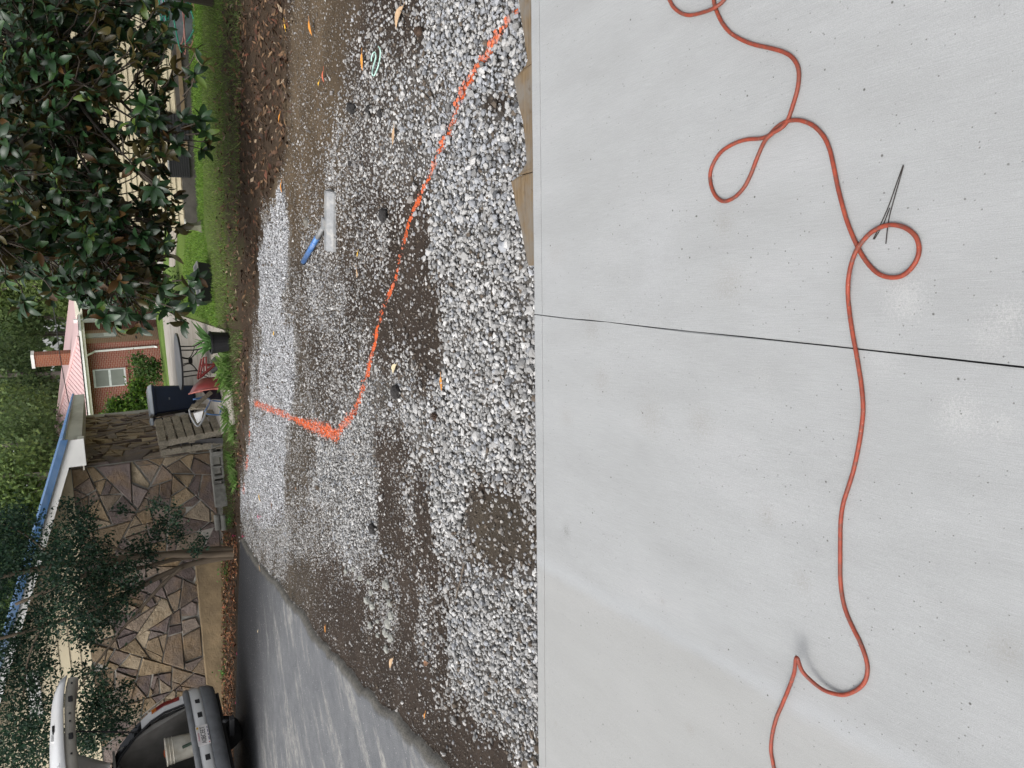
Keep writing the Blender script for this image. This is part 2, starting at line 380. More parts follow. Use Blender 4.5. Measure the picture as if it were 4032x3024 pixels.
def rots(n):
    q = rng.normal(size=(n, 4)); q /= np.linalg.norm(q, axis=1)[:, None]; w, x, y, z = q.T
    return np.stack([np.stack([1-2*(y*y+z*z), 2*(x*y-z*w), 2*(x*z+y*w)], -1), np.stack([2*(x*y+z*w), 1-2*(x*x+z*z), 2*(y*z-x*w)], -1), np.stack([2*(x*z-y*w), 2*(y*z+x*w), 1-2*(x*x+y*y)], -1)], 1)
def stones(C0, R0, col0, pm, base, jit=.28):
    """angular stones: centre, radius, colour -> arrays"""
    bv, bf = base; n = len(C0); k = len(bv)
    V = bv[None]*(1+rng.uniform(-jit, jit, (n, k, 1)))+rng.uniform(-.12, .12, (n, k, 3))
    V *= rng.uniform(.68, 1.2, (n, 1, 3))*np.array([1, 1, .85])
    V = np.einsum('nij,nkj->nki', rots(n), V)
    V[:, :, 2] *= .72
    hz_ = V[:, :, 2]; V = V*R0[:, None, None]+C0[:, None, :]
    F = bf[None]+(np.arange(n)*k)[:, None, None]
    cc = np.repeat(col0[:, None, :], k, 1)
    w = (pm[:, None]*np.clip(.45+1.1*hz_+rng.normal(0, .18, hz_.shape), 0, 1))[:, :, None]; oc = np.array([.62, .125, .04])*rng.uniform(.8, 1.15, (n, 1, 1))
    cc = cc*(1-w)+oc*w
    return V.reshape(-1, 3), F.reshape(-1, 3), cc.reshape(-1, 3)
t = NT('limestone'); c0 = t.attr('Col'); pv = t.coord()
c1 = t.mix(.5, c0, t.ramp(t.noise(pv, 140, 4, .7), [(.25, .55), (.75, 1.3)]), 'MULTIPLY')
c1 = t.mix(t.ramp(t.noise(pv, 35, 3), [(.55, 0.0), (.75, .35)]), c1, (.16, .13, .10))
t.bump(t.noise(pv, 260, 3), .35, .003)
limestone = t.fin(c1, .85, 0, .25)
def gravel_layer(s, layer):
    X, Y = np.meshgrid(np.arange(-7, 6.5, s), np.arange(2.05, 12.5, s)); X = X.ravel(); Y = Y.ravel()
    X = X+rng.uniform(-.5, .5, X.size)*s; Y = Y+rng.uniform(-.5, .5, Y.size)*s
    Z = zg(X, Y)
    px, py = proj(np.stack([X, Y, Z], 1))
    k = (py > -260) & (py < 3290) & (px > 930) & (px < 2125) & (slabdist(X, Y) > .004) & ~in_asphalt(X, Y)
    X, Y, Z, px, py = X[k], Y[k], Z[k], px[k], py[k]
    wob = 40*np.clip((px-900)/1200, .12, 1)
    d = cover(px+(vnoise(X, Y, .25, 11)-.5)*wob*2.2+(vnoise(X, Y, .07, 12)-.5)*wob, py+(vnoise(X, Y, .3, 13)-.5)*90)
    clump = .25+1.5*vnoise(X, Y, .12, 15+layer)*vnoise(X, Y, .5, 17)*1.6
    pr = np.where(d >= 8, .98, np.clip(d/10*1.35, 0, .98)*np.clip(clump+.25, 0, 1.7))
    if layer == 1: pr = np.where(d >= 7.5, .6, pr*.2)
    if layer == 2: pr = np.where(d < .05, 0, np.where(d >= 8, .10, .26+.6*vnoise(X, Y, .3, 19)*vnoise(X, Y, .09, 20)*1.6))
    k = rng.random(X.size) < pr
    X, Y, Z, px, py, d = X[k], Y[k], Z[k], px[k], py[k], d[k]
    n = X.size
    big = sm(1500, 1800, px)
    R = s*.5*np.exp(rng.normal(-.02, .29, n))*(.92+.08*big)
    small = rng.random(n) < np.where(d < 3, .4, .15); R = np.where(small, R*.6, R)
    if layer == 2: R = s*.24*np.exp(rng.normal(0, .35, n))
    Z = Z+(vnoise(X, Y, .35, 1)-.5)*.022+(vnoise(X, Y, .11, 2)-.5)*.012+R*(.25 if not layer else 1.0)
    Z += np.where(d > 7, .006*rng.random(n), 0)
    g = rng.normal(.345, .085, n).clip(.12, .54); g = np.where(rng.random(n) < .09, g*.6, g)
    cc = np.stack([g*1.0, g*.985, g*.96], 1)
    blue = (rng.random(n) < (.16+.3*(1-sm(700, 1100, py))*big))
    cc = np.where(blue[:, None], np.stack([g*.76, g*.78, g*.82], 1), cc)
    fresh = (px < 1160) & (d > 7) & (py > 700); cc = np.where(fresh[:, None], np.stack([g*1.08+.035, g*1.08+.038, g*1.1+.042], 1), cc)
    dirty = np.clip((6.5-d)/11, 0, .5)*rng.random(n)*1.2
    cc = cc*(1-dirty[:, None])+np.array([.13, .10, .075])*dirty[:, None]
    muddy = (rng.random(n) < np.where(d < 7.5, .12, .03)); cc = np.where(muddy[:, None], np.array([.10, .08, .062])*(.7+.6*rng.random((n, 1))), cc)
    if layer == 2:
        f_ = rng.random((n, 1))**1.5; w1 = ((1-sm(1250, 1420, px))*(1-sm(850, 1150, py)))[:, None]
        cc = cc*.8*f_+(np.array([.09, .072, .054])*(1-w1)+np.array([.17, .132, .09])*w1)*(.55+.8*rng.random((n, 1)))*(1-f_)
    pn = paint(X, Y)+rng.normal(0, .22, n)
    pm = np.clip((pn-.05)*2.6, 0, 1)*np.where(rng.random(n) < .12, .3, 1)
    return np.stack([X, Y, Z], 1), R, cc, pm
VV, FF, CC = [], [], []; off = 0
for s_, ly in ((.0185, 0), (.022, 1), (.0185, 2)):
    c_, r_, k_, m0_ = gravel_layer(s_, ly)
    nr = (c_[:, 1] < 4.2) & (ly < 2)
    for m_, base in ((nr, ico()), (~nr, (_octv, _octf))):
        V_, F_, K_ = stones(c_[m_], r_[m_], k_[m_], m0_[m_], base, .28 if m_ is nr else .2)
        VV.append(V_); FF.append(F_+off); CC.append(K_); off += len(V_)
print('GRAVEL tris', sum(len(f) for f in FF))
gravel = link('gravel', npmesh('gravel', np.concatenate(VV), np.concatenate(FF), limestone, np.concatenate(CC)))
tag(gravel, 'loose pale crushed stone strewn over the brown dirt', 'gravel', kind='stuff')

# ------------------------------------------------------------------ concrete slab: two panels with an open joint
j0, j1 = Gz(2100, 1237, 0)[:2], Gz(4032, 1421, 0)[:2]
_jd = j1-j0; _jd = _jd/np.linalg.norm(_jd)
BROOM = math.atan2(_jd[1], _jd[0])
bl0, bl1 = Gz(2150, 2245, 0)[:2], Gz(3420, 2960, 0)[:2]
t = NT('broomed_concrete'); pv = t.coord()
st = t.n('Mapping'); st.vector_type = 'TEXTURE'; st.inputs['Rotation'].default_value = (0, 0, BROOM+.05); st.inputs['Scale'].default_value = (1, .028, 1)
t.l(pv, st.inputs[0])
streak = t.noise(st.outputs[0], 14, 8, .8)
st2 = t.n('Mapping'); st2.vector_type = 'TEXTURE'; st2.inputs['Rotation'].default_value = (0, 0, BROOM+.05); st2.inputs['Scale'].default_value = (1, .3, 1)
t.l(pv, st2.inputs[0])
blot = t.noise(st2.outputs[0], 1.8, 5, .6)
base = t.ramp(blot, [(.3, (0.274, 0.278, 0.275)), (.55, (0.302, 0.307, 0.305)), (.75, (0.325, 0.327, 0.327))])
base = t.mix(.65, base, t.ramp(streak, [(.32, .80), (.68, 1.14)]), 'MULTIPLY')
# beige, smoother pour left of a pale seam
sep = t.n('SeparateXYZ'); t.l(pv, sep.inputs[0])
_bd = (bl1-bl0)/np.linalg.norm(bl1-bl0); _bn = np.array([-_bd[1], _bd[0]])
if _bn[0] > 0: _bn = -_bn
sd = t.math('ADD', t.math('MULTIPLY', sep.outputs[0], float(_bn[0])), t.math('MULTIPLY', sep.outputs[1], float(_bn[1])))
sd = t.math('SUBTRACT', sd, float(bl0@_bn)); sd = t.math('ADD', sd, t.math('MULTIPLY', t.math('SUBTRACT', t.noise(pv, 6, 3), .5), .05))
base = t.mix(t.ramp(t.math('ADD', t.math('MULTIPLY', sd, 6), .5), [(.42, 0.0), (.62, .45)]), base, (0.280, 0.276, 0.260))
seam = t.ramp(t.math('ABSOLUTE', t.math('ADD', sd, .025)), [(.0, .35), (.04, 0.0)])
base = t.mix(seam, base, (0.330, 0.339, 0.348))
# dusty white scuffs, pale spots, dirt smears, pinholes
def spot(cx, cy, r, nsc, lo, hi, colr, amt, base):
    c = Gz(cx, cy, 0); vm = t.n('VectorMath', operation='DISTANCE'); t.l(pv, vm.inputs[0]); vm.inputs[1].default_value = tuple(c)
    fall = t.ramp(t.math('DIVIDE', vm.outputs['Value'], r), [(0.1, 1.0), (1.0, 0.0)])
    nn = t.ramp(t.math('ADD', t.math('MULTIPLY', fall, .32), t.noise(pv, nsc, 5, .8)), [(lo, 0.0), (hi, 1.0)])
    return t.mix(t.math('MULTIPLY', t.math('MULTIPLY', nn, fall), amt), base, colr)
W = (0.402, 0.399, 0.389)
for cx, cy, r, a_ in ((3560, 1180, .15, .55), (3900, 1330, .13, .4), (3780, 1640, .15, .55), (3980, 1240, .10, .5), (3480, 1420, .13, .25), (3000, 1480, .12, .2), (3950, 1680, .09, .4)):
    base = spot(cx, cy, r, 170, .74, .84, W, a_*.8, base)
BR = (0.177, 0.157, 0.124)
for cx, cy, r in ((2190, 1000, .16), (2330, 1290, .15), (2370, 1500, .14), (2560, 1640, .20), (2760, 1660, .16), (2230, 1640, .12), (3020, 2030, .09), (3160, 2290, .09), (2610, 2370, .05), (2850, 880, .12), (2190, 2850, .05), (2715, 2870, .06), (2870, 1120, .18), (3960, 2560, .12)):
    base = spot(cx, cy, r, 170, .72, .90, BR, .26, base)
for cx, cy, r in ((2230, 2090, .10),):
    base = spot(cx, cy, r, 230, .80, .84, (0.164, 0.164, 0.156), .8, base)
for cx, cy, r in ((2180, 1100, .3), (2600, 950, .25), (2560, 1120, .2)):
    base = spot(cx, cy, r, 10, .6, .95, (0.325, 0.330, 0.334), .45, base)
pin = t.n('TexVoronoi'); pin.inputs['Scale'].default_value = 55; t.l(pv, pin.inputs['Vector'])
pm = t.math('MULTIPLY', t.ramp(pin.outputs['Distance'], [(.05, 1.0), (.12, 0.0)]), t.ramp(t.noise(pv, 23, 3), [(.44, 0.0), (.54, 1.0)]))
base = t.mix(t.math('MULTIPLY', pm, .75), base, (0.139, 0.135, 0.127))
fine = t.noise(pv, 420, 2, .6)
base = t.mix(.6, base, t.ramp(fine, [(.25, .78), (.75, 1.16)]), 'MULTIPLY')
spk = t.n('TexVoronoi'); spk.inputs['Scale'].default_value = 17; t.l(pv, spk.inputs['Vector'])
sm_ = t.math('MULTIPLY', t.ramp(spk.outputs['Distance'], [(.03, 1.0), (.06, 0.0)]), t.ramp(t.noise(pv, 11, 2), [(.46, 0.0), (.5, 1.0)]))
base = t.mix(t.math('MULTIPLY', sm_, .9), base, (.06, .055, .05))
hh = t.math('ADD', t.math('MULTIPLY', streak, .6), t.math('ADD', t.math('MULTIPLY', fine, .25), t.math('MULTIPLY', pm, -1.0)))
t.bump(hh, .5, .003)
concrete = t.fin(base, .82, 0, .3)
slab = empty('concrete_slab', (0, 1, -.12), kind='structure')
TH = .11
def slabpt(along, back, z):                           # along the far edge from the joint; back = towards the camera
    o = j0; p = o+_se*along-_sn*back; return np.array([p[0], p[1], z])
def panel(a_of_b0, a_of_b1, flip):
    """profile across the far edge: rounded arris, tooled band, shallow tool line, then the field"""
    mb = MB()
    backs = [(0.0, -TH), (0.0, -.008), (.003, -.0025), (.010, -.0004), (.060, 0.0), (.0612, -.006), (.0632, -.006), (.0645, 0.0)]
    ys = list(np.geomspace(.2, 4.6, 16)); backs += [(b, 0.0) for b in ys]+[(4.6, -TH)]
    rows = []
    for b, z in backs:
        e0, e1 = a_of_b0(b), a_of_b1(b); r = []
        for k in range(41):
            u = k/40; u = u if a_of_b0 is EDGE else u
            a = e0+(e1-e0)*(1-(1-u)**1.6 if abs(e1) < abs(e0) else u**1.6)
            zz_ = z+(.0015*(vnoise(a, b, .5, 31)-.5)*2 if z > -.05 else 0)
            r.append(slabpt(a, b+(.0018*(vnoise(a, 0, .09, 33)-.5)*2 if b < .02 else 0), zz_))
        rows.append(r)
    vs = [p for r in rows for p in r]; n = 41; fs = []
    for i in range(len(rows)-1):
        for k in range(40):
            q = (i*n+k, i*n+k+1, (i+1)*n+k+1, (i+1)*n+k); fs.append(q if flip else q[::-1])
    m = len(rows)
    fs.append(tuple(i*n for i in range(m))); fs.append(tuple(i*n+40 for i in range(m))[::-1])
    mb.add(vs, fs); return mb
_sgn = 1 if (_se@np.array([-1, 0])) > 0 else -1       # +along runs to the left of the upright photo
def EDGE(b): return 0.0
def jwob(b):
    return .0025*math.sin(b*9)+.003*(float(vnoise(b, 0, .13, 41))-.5)
def gapw(b): return .0034+.0024*min(b, 2.2)+(.0035 if .52 < b < .72 else 0)*(.4+float(vnoise(b, 3, .04, 42)))
L_in = lambda b: _sgn*( gapw(b)/2+jwob(b)); R_in = lambda b: _sgn*(-gapw(b)/2+jwob(b))
panel(L_in, lambda b: _sgn*4.2, True).build('slab_panel', concrete, slab)
panel(R_in, lambda b: -_sgn*4.2, False).build('slab_panel', concrete, slab)
filler = simple('joint_filler', (.012, .012, .013), .9)
MB().box((*(j0-_sn*2.2)[:2], -.032), (.03, 4.4, .05), [[_se[0], _se[1], 0], [_sn[0], _sn[1], 0], [0, 0, 1]]).build('joint_strip', filler, slab)
gravel_bed = None

# ------------------------------------------------------------------ orange hose on the slab
zD = [(840,0),(850,40),(875,95),(910,140),(960,172),(1020,195),(1080,208),(1140,225),(1180,248),(1205,285),(1212,330),(1205,390),(1185,460),(1162,525),(1135,557),(1098,580),(1070,605),(1050,640),(1025,700),(1000,765),(970,820),(930,860),(885,877),(850,855),(830,810),(825,760),(840,710),(875,660),(930,625),(985,608),(1045,603),(1080,590),(1108,560),(1140,537),(1175,525),(1220,525),(1275,548),(1320,595),(1345,650),(1362,720),(1380,810),(1400,890),(1420,960),(1445,1025),(1475,1090),(1510,1145),(1555,1190),(1605,1208),(1655,1203),(1695,1175),(1725,1130),(1735,1080),(1720,1030),(1680,995),(1630,980),(1580,985),(1530,1010),(1490,1050),(1460,1095),(1440,1150),(1428,1210),(1425,1280),(1432,1360),(1445,1450),(1460,1530),(1475,1620)]
zE = [(1462,30),(1468,120),(1460,210),(1445,300),(1425,390),(1400,470),(1382,530),(1372,600),(1370,680),(1370,760),(1370,840),(1378,920),(1395,990),(1425,1060),(1455,1120),(1480,1190),(1487,1240),(1475,1290),(1440,1325),(1390,1345),(1340,1340),(1290,1320),(1240,1280),(1205,1240),(1183,1186),(1172,1255),(1145,1330),(1120,1390),(1095,1450),(1078,1520),(1073,1580),(1080,1630),(1092,1680),(1130,1760)]
HR = .0048
hp = [(2050+a/1.106, b/1.106) for a, b in [(760,-260),(800,-150),(832,-60)]+zD]+[(2050+a/1.0888, 1500+b/1.0888) for a, b in zE]
hz = [HR]*len(hp)
apex = len(zD)+3+24
for k, z in ((-4, .006), (-3, .013), (-2, .022), (-1, .033), (0, .05), (1, .026), (2, .01)): hz[apex+k] = HR+z
for k in (14, 15, 16): hz[3+k] = HR*2.7                # crosses over itself at both loops
for k in (58, 59, 60): hz[3+k] = HR*2.7
hpts = [Gz(x, y, z) for (x, y), z in zip(hp, hz)]
def catmull(pts, m=6):
    pts = [np.array(p, float) for p in pts]; out = []
    for i in range(len(pts)-1):
        a, b, c, d = pts[max(i-1, 0)], pts[i], pts[i+1], pts[min(i+2, len(pts)-1)]
        for k in range(m):
            s = k/m; out.append(.5*((2*b)+(-a+c)*s+(2*a-5*b+4*c-d)*s*s+(-a+3*b-3*c+d)*s**3))
    return out+[pts[-1]]
t = NT('orange_hose_rubber'); pv = t.coord()
cc = t.ramp(t.noise(pv, 30, 4, .65), [(.3, (0.151, 0.024, 0.012)), (.55, (0.237, 0.038, 0.016)), (.72, (0.272, 0.050, 0.023))])
cc = t.mix(t.ramp(t.noise(pv, 75, 3, .7), [(.52, 0.0), (.66, .85)]), cc, (0.107, 0.047, 0.034))
cc = t.mix(t.ramp(t.noise(pv, 120, 2, .7), [(.68, 0.0), (.74, .8)]), cc, (0.312, 0.166, 0.126))
cc = t.mix(t.ramp(t.noise(pv, 11, 6, .75), [(.50, 0.0), (.62, .7)]), cc, (.15, .045, .028))
t.bump(t.noise(pv, 300, 2), .2, .002)
hose_m = t.fin(cc, .55, 0, .4)
hose = MB().tube(catmull(hpts, 7), HR, 10).build('air_hose', hose_m, smooth=True)
tag(hose, 'long scuffed orange rubber hose looping across the pale concrete slab', 'hose')
lp = [(600,-90),(622,-50),(648,0),(665,30),(695,55),(735,66),(790,55),(840,36),(882,5),(905,-40),(910,-90)]
lp = [Gz(2050+a/1.106, b/1.106, HR if not 6 < i < 8 else HR*2.8) for i, (a, b) in enumerate(lp)]
tag(MB().tube(catmull(lp, 7), HR, 10).build('air_hose', hose_m, smooth=True), 'short curved bit of orange hose at the very edge of the picture', 'hose')
wire_m = simple('tie_wire_steel', (.035, .028, .025), .6, .6)
for k, (pts, lab) in enumerate((([(1666,718),(1640,790),(1605,890),(1575,960),(1535,1042)], 'longest dark tie wire passing under the orange hose loop'),
                     ([(1667,722),(1648,790),(1625,870),(1602,960),(1590,1062)], 'dark tie wire bent towards the middle of the hose loop'),
                     ([(1607,905),(1582,970),(1562,1005),(1540,1042)], 'short dark wire end beside the hose loop crossing'))):
    w = MB().tube(catmull([Gz(2050+a/1.106, b/1.106, .0016+.002*(k == 1)) for a, b in pts], 4), .0011, 5).build('tie_wire', wire_m)
    tag(w, lab, 'wire', 'tie wires on the slab')

# ------------------------------------------------------------------ form boards left along the slab edge
t = NT('weathered_form_wood'); pv = t.coord((1, 1, 1)); mp = t.n('Mapping'); mp.vector_type = 'TEXTURE'
mp.inputs['Rotation'].default_value = (0, 0, math.atan2(_se[1], _se[0])); mp.inputs['Scale'].default_value = (1, .06, .06); t.l(pv, mp.inputs[0])
g = t.noise(mp.outputs[0], 5, 6, .7)
cc = t.ramp(g, [(.28, (0.075, 0.049, 0.026)), (.5, (0.150, 0.104, 0.058)), (.72, (0.208, 0.156, 0.095))])
cc = t.mix(t.ramp(t.noise(pv, 7, 5, .65), [(.40, 0.0), (.62, .85)]), cc, (0.156, 0.142, 0.122))
cc = t.mix(t.ramp(t.noise(pv, 24, 3), [(.66, 0.0), (.74, .7)]), cc, (0.076, 0.047, 0.025))
t.bump(g, .4, .004); formwood = t.fin(cc, .85, 0, .2)
def edge_board(px_pts, y0, y1, lab, ztop):
    """a plank on edge against the slab whose far side is partly hidden by heaped stone"""
    mb = MB(); n = len(px_pts); top0, top1, b0, b1 = [], [], [], []
    for i, (x, y) in enumerate(px_pts):
        a = (Gz(x, y, ztop)[:2]-j0); al = a@_se; bk = max(.012, (a@_sn))
        o = j0+_se*al
        p0 = o+_sn*.006; p1 = o+_sn*bk
        top0.append((p0[0], p0[1], ztop)); top1.append((p1[0], p1[1], ztop-.004-.012*min(1, bk/.12)))
        b0.append((p0[0], p0[1], -.11)); b1.append((p1[0]+_sn[0]*.02, p1[1]+_sn[1]*.02, -.11))
    vs = b0+b1+top0+top1; N = n
    fs = []
    for i in range(n-1):
        fs += [(2*N+i, 2*N+i+1, 3*N+i+1, 3*N+i), (3*N+i, 3*N+i+1, N+i+1, N+i), (N+i, N+i+1, i+1, i), (i, i+1, 2*N+i+1, 2*N+i)]
    fs += [(0, N, 3*N, 2*N)[::-1], (N-1, 2*N-1, 4*N-1, 3*N-1)]
    mb.add(vs, fs)
    return tag(mb.build('form_board', formwood), lab, 'board', 'form boards along the slab edge')
edge_board([(2018,-260),(2024,-60),(2028,0),(2036,60),(2050,130),(2058,180),(2068,235),(2060,256),(2042,272)], 0, 272, 'brown wooden form board at the far end of the slab edge', -.012)
edge_board([(2040,276),(2008,312),(2014,340),(2030,420),(2046,480),(2056,560),(2062,640),(2040,672),(2026,690)], 276, 690, 'brown wooden form board between the other two along the slab', -.013)
edge_board([(2026,694),(1998,716),(2008,760),(2022,830),(2038,900),(2052,970),(2066,1030),(2072,1046)], 694, 1046, 'brown wooden form board ending in cut end grain near the joint', -.012)

# ------------------------------------------------------------------ asphalt drive with its broken edge
s0, s1 = G(1050, 2400), G(1100, 2850); AST = math.atan2(s1[1]-s0[1], s1[0]-s0[0])
t = NT('dusty_asphalt'); pv = t.coord()
mp = t.n('Mapping'); mp.vector_type = 'TEXTURE'; mp.inputs['Rotation'].default_value = (0, 0, AST); mp.inputs['Scale'].default_value = (1, .32, 1); t.l(pv, mp.inputs[0])
sn = t.noise(mp.outputs[0], .75, 12, .74)
ag = t.n('TexVoronoi'); ag.inputs['Scale'].default_value = 95; t.l(pv, ag.inputs['Vector'])
base = t.ramp(ag.outputs['Distance'], [(.2, (.045, .046, .05)), (.7, (.02, .021, .024))])
dust = t.attr('dust', 'Fac')
k1 = t.ramp(sn, [(.51, 0.0), (.60, .95)]); k2 = t.ramp(t.noise(pv, 16, 8, .8), [(.38, .0), (.6, 1.0)])
base = t.mix(t.math('MULTIPLY', dust, .8), base, t.ramp(t.noise(pv, 5, 8, .8), [(.3, (.10, .104, .112)), (.7, (.175, .178, .182))]))
base = t.mix(t.math('MULTIPLY', t.math('MULTIPLY', k1, k2), dust), base, (.27, .262, .24))
base = t.mix(t.ramp(t.noise(pv, 260, 2), [(.72, 0.0), (.78, .7)]), base, (.55, .54, .52))
sp_ = t.n('TexVoronoi'); sp_.inputs['Scale'].default_value = 26; t.l(pv, sp_.inputs['Vector'])
base = t.mix(t.math('MULTIPLY', t.ramp(sp_.outputs['Distance'], [(.10, 1.0), (.16, 0.0)]), t.ramp(t.noise(pv, 13, 3), [(.48, 0.0), (.56, .9)])), base, (.36, .36, .35))
base = t.mix(t.math('MULTIPLY', t.attr('edge', 'Fac'), .85), base, t.ramp(t.noise(pv, 30, 4), [(.3, (.10, .092, .078)), (.7, (.19, .178, .155))]))
t.bump(t.math('ADD', t.noise(pv, 150, 3), ag.outputs['Distance']), .5, .006)
asphalt = t.fin(base, .85, 0, .3)
bs = np.linspace(0, _bb.min(), 150); vs_ = np.concatenate([[-.055, -.035, -.010, .03], .03+np.geomspace(.05, 12, 40)]); vs, fs, du, ed = [], [], [], []; NR = len(vs_); xs = bs
for i, b_ in enumerate(bs):
    a0 = float(np.interp(b_, _bb, _aa))+.05*(float(vnoise(b_, 0, .16, 51))-.5)+.03*(float(vnoise(b_, 0, .05, 52))-.5)
    bb_ = b_+.06*(float(vnoise(i, 0, 3, 53))-.5)*(i == 0)
    for k, v_ in enumerate(vs_):
        q = ASPH[0][:2]+_fd*(a0+v_)+_fn*bb_
        dz = (-.035, .012, .036)[k] if k < 3 else .045
        if i == 0: dz -= .045
        vs.append((q[0], q[1], float(zg(*q))+dz+.008*(float(vnoise(q[0], q[1], .6, 54))-.5)*(k > 2)))
        ed.append(1.0 if k < 3 else 0.0); du.append(0.0 if k < 3 else min(1, max(0, (-b_-1.2-.7*float(vnoise(q[0], q[1], .8, 55)))/1.9)))
for i in range(len(xs)-1):
    for k in range(NR-1): fs.append((i*NR+k, i*NR+k+1, (i+1)*NR+k+1, (i+1)*NR+k)[::-1])
tag(link('asphalt_drive', npmesh('asphalt_drive', vs, fs, asphalt, None, True, {'dust': du, 'edge': ed})), kind='structure')

# ------------------------------------------------------------------ concrete driveway towards the red brick house
t = NT('old_driveway_concrete'); pv = t.coord()
cc = t.ramp(t.noise(pv, 1.4, 6, .65), [(.3, (.26, .235, .20)), (.6, (.36, .33, .29)), (.75, (.42, .395, .355))])
cc = t.mix(t.ramp(t.noise(t.coord((.35, 2.4, 1)), 2.2, 5, .7), [(.52, 0.0), (.66, .7)]), cc, (.20, .17, .14))
t.bump(t.noise(pv, 30, 4), .3, .01); drivec = t.fin(cc, .9, 0, .2)
dr = empty('driveway', (0, 20, -.6), kind='structure')
d0 = G(890, 1300); d1 = G(640, 1222)
def dpt(u, v):                                         # u: 0 right edge .. 1 left, v: 0 near .. 1 far
    r = d0+(d1-d0)*v; x = r[0]+(-.15-1.6*v-r[0])*u; y = r[1]; return (x, y, float(zg(x, y)))
cuts = [0, .085, .16, .30, .55, 1.0]
for i in range(5):
    mb = MB(); a, b = cuts[i]+.0015, cuts[i+1]-.0015
    P8 = [dpt(0, a), dpt(1, a), dpt(1, b), dpt(0, b)]
    mb.hexa([(p[0], p[1], p[2]-.06) for p in P8]+[(p[0], p[1], p[2]+.025) for p in P8]); mb.f = [f[::-1] for f in mb.f]
    mb.build('driveway_panel', drivec, dr)
# pale street and path beyond the corner of the sided house
def sheet(name, px, mat, dz):
    q = [G(*p) for p in px]; v = [(p[0], p[1], float(zg(p[0], p[1]))+dz) for p in q]
    mb = MB().prism([(a, b, c-.08) for a, b, c in v], v); return tag(mb.build(name, mat), kind='structure')
sheet('street', [(612, 820), (606, 1215), (640, 1222), (650, 820)], drivec, .03)
sheet('path', [(672, 900), (668, 1050), (690, 1050), (700, 900)], drivec, .02)

# ------------------------------------------------------------------ leaf litter, grass, weeds
def leafverts(n, C0, L, W, Rm, curl=.25):
    """folded leaf: 6 verts, 4 tris, pointed at both ends"""
    base = np.array([(0, -.5, 0), (.5, -.08, .18), (0, 0, 0), (-.5, -.08, .18), (.0, .5, .1)], float)
    V = np.repeat(base[None], n, 0).copy(); V[:, :, 0] *= W[:, None]; V[:, :, 1] *= L[:, None]; V[:, :, 2] *= (W*curl*2)[:, None]*rng.uniform(.2, 1.6, (n, 1))
    V[:, 4, 2] += L*rng.uniform(-.2, .2, n)
    V = np.einsum('nij,nkj->nki', Rm, V)+C0[:, None, :]
    f = np.array([(0, 1, 2), (0, 2, 3), (1, 4, 2), (2, 4, 3)]); F = f[None]+(np.arange(n)*5)[:, None, None]
    return V.reshape(-1, 3), F.reshape(-1, 3)
def flat_rots(n, tilt):
    a = rng.uniform(0, 2*np.pi, n); b = rng.normal(0, tilt, n); c = rng.normal(0, tilt, n)
    ca, sa, cb, sb, cd, sd_ = np.cos(a), np.sin(a), np.cos(b), np.sin(b), np.cos(c), np.sin(c); z = np.zeros(n); o = np.ones(n)
    Rz = np.stack([np.stack([ca, -sa, z], -1), np.stack([sa, ca, z], -1), np.stack([z, z, o], -1)], 1)
    Rx = np.stack([np.stack([o, z, z], -1), np.stack([z, cb, -sb], -1), np.stack([z, sb, cb], -1)], 1)
    Ry = np.stack([np.stack([cd, z, sd_], -1), np.stack([z, o, z], -1), np.stack([-sd_, z, cd], -1)], 1)
    return Rz@Rx@Ry
def px_scatter(poly, n):
    """n random ground points inside a photo polygon (pixel-uniform)"""
    poly = np.array(poly, float); lo, hi = poly.min(0), poly.max(0); out = []
    while len(out) < n:
        q = rng.uniform(lo, hi, (4000, 2)); ins = np.zeros(4000, bool); j = len(poly)-1
        for i in range(len(poly)):
            a, b = poly[i], poly[j]; c = ((a[1] > q[:, 1]) != (b[1] > q[:, 1])) & (q[:, 0] < (b[0]-a[0])*(q[:, 1]-a[1])/(b[1]-a[1]+1e-9)+a[0]); ins ^= c; j = i
        out += list(q[ins])
    return np.array(out[:n])
def onground(q, dz=0.0):                              # vectorised G
    r = (1512.0-q[:, 1])[:, None]*_R+(q[:, 0]-2016.0)[:, None]*_D+FPX*_F; r /= np.linalg.norm(r, axis=1)[:, None]
    tt = np.ones(len(q))
    for k in range(60):
        p = CAM+r*tt[:, None]; tt += (p[:, 2]-zg(p[:, 0], p[:, 1])-dz)/np.maximum(.03, -r[:, 2]+.03)*.9
    return CAM+r*tt[:, None]
litm = leafmat('dead_leaf', .75, .1)
LB, LF, LC = [], [], []; off = 0
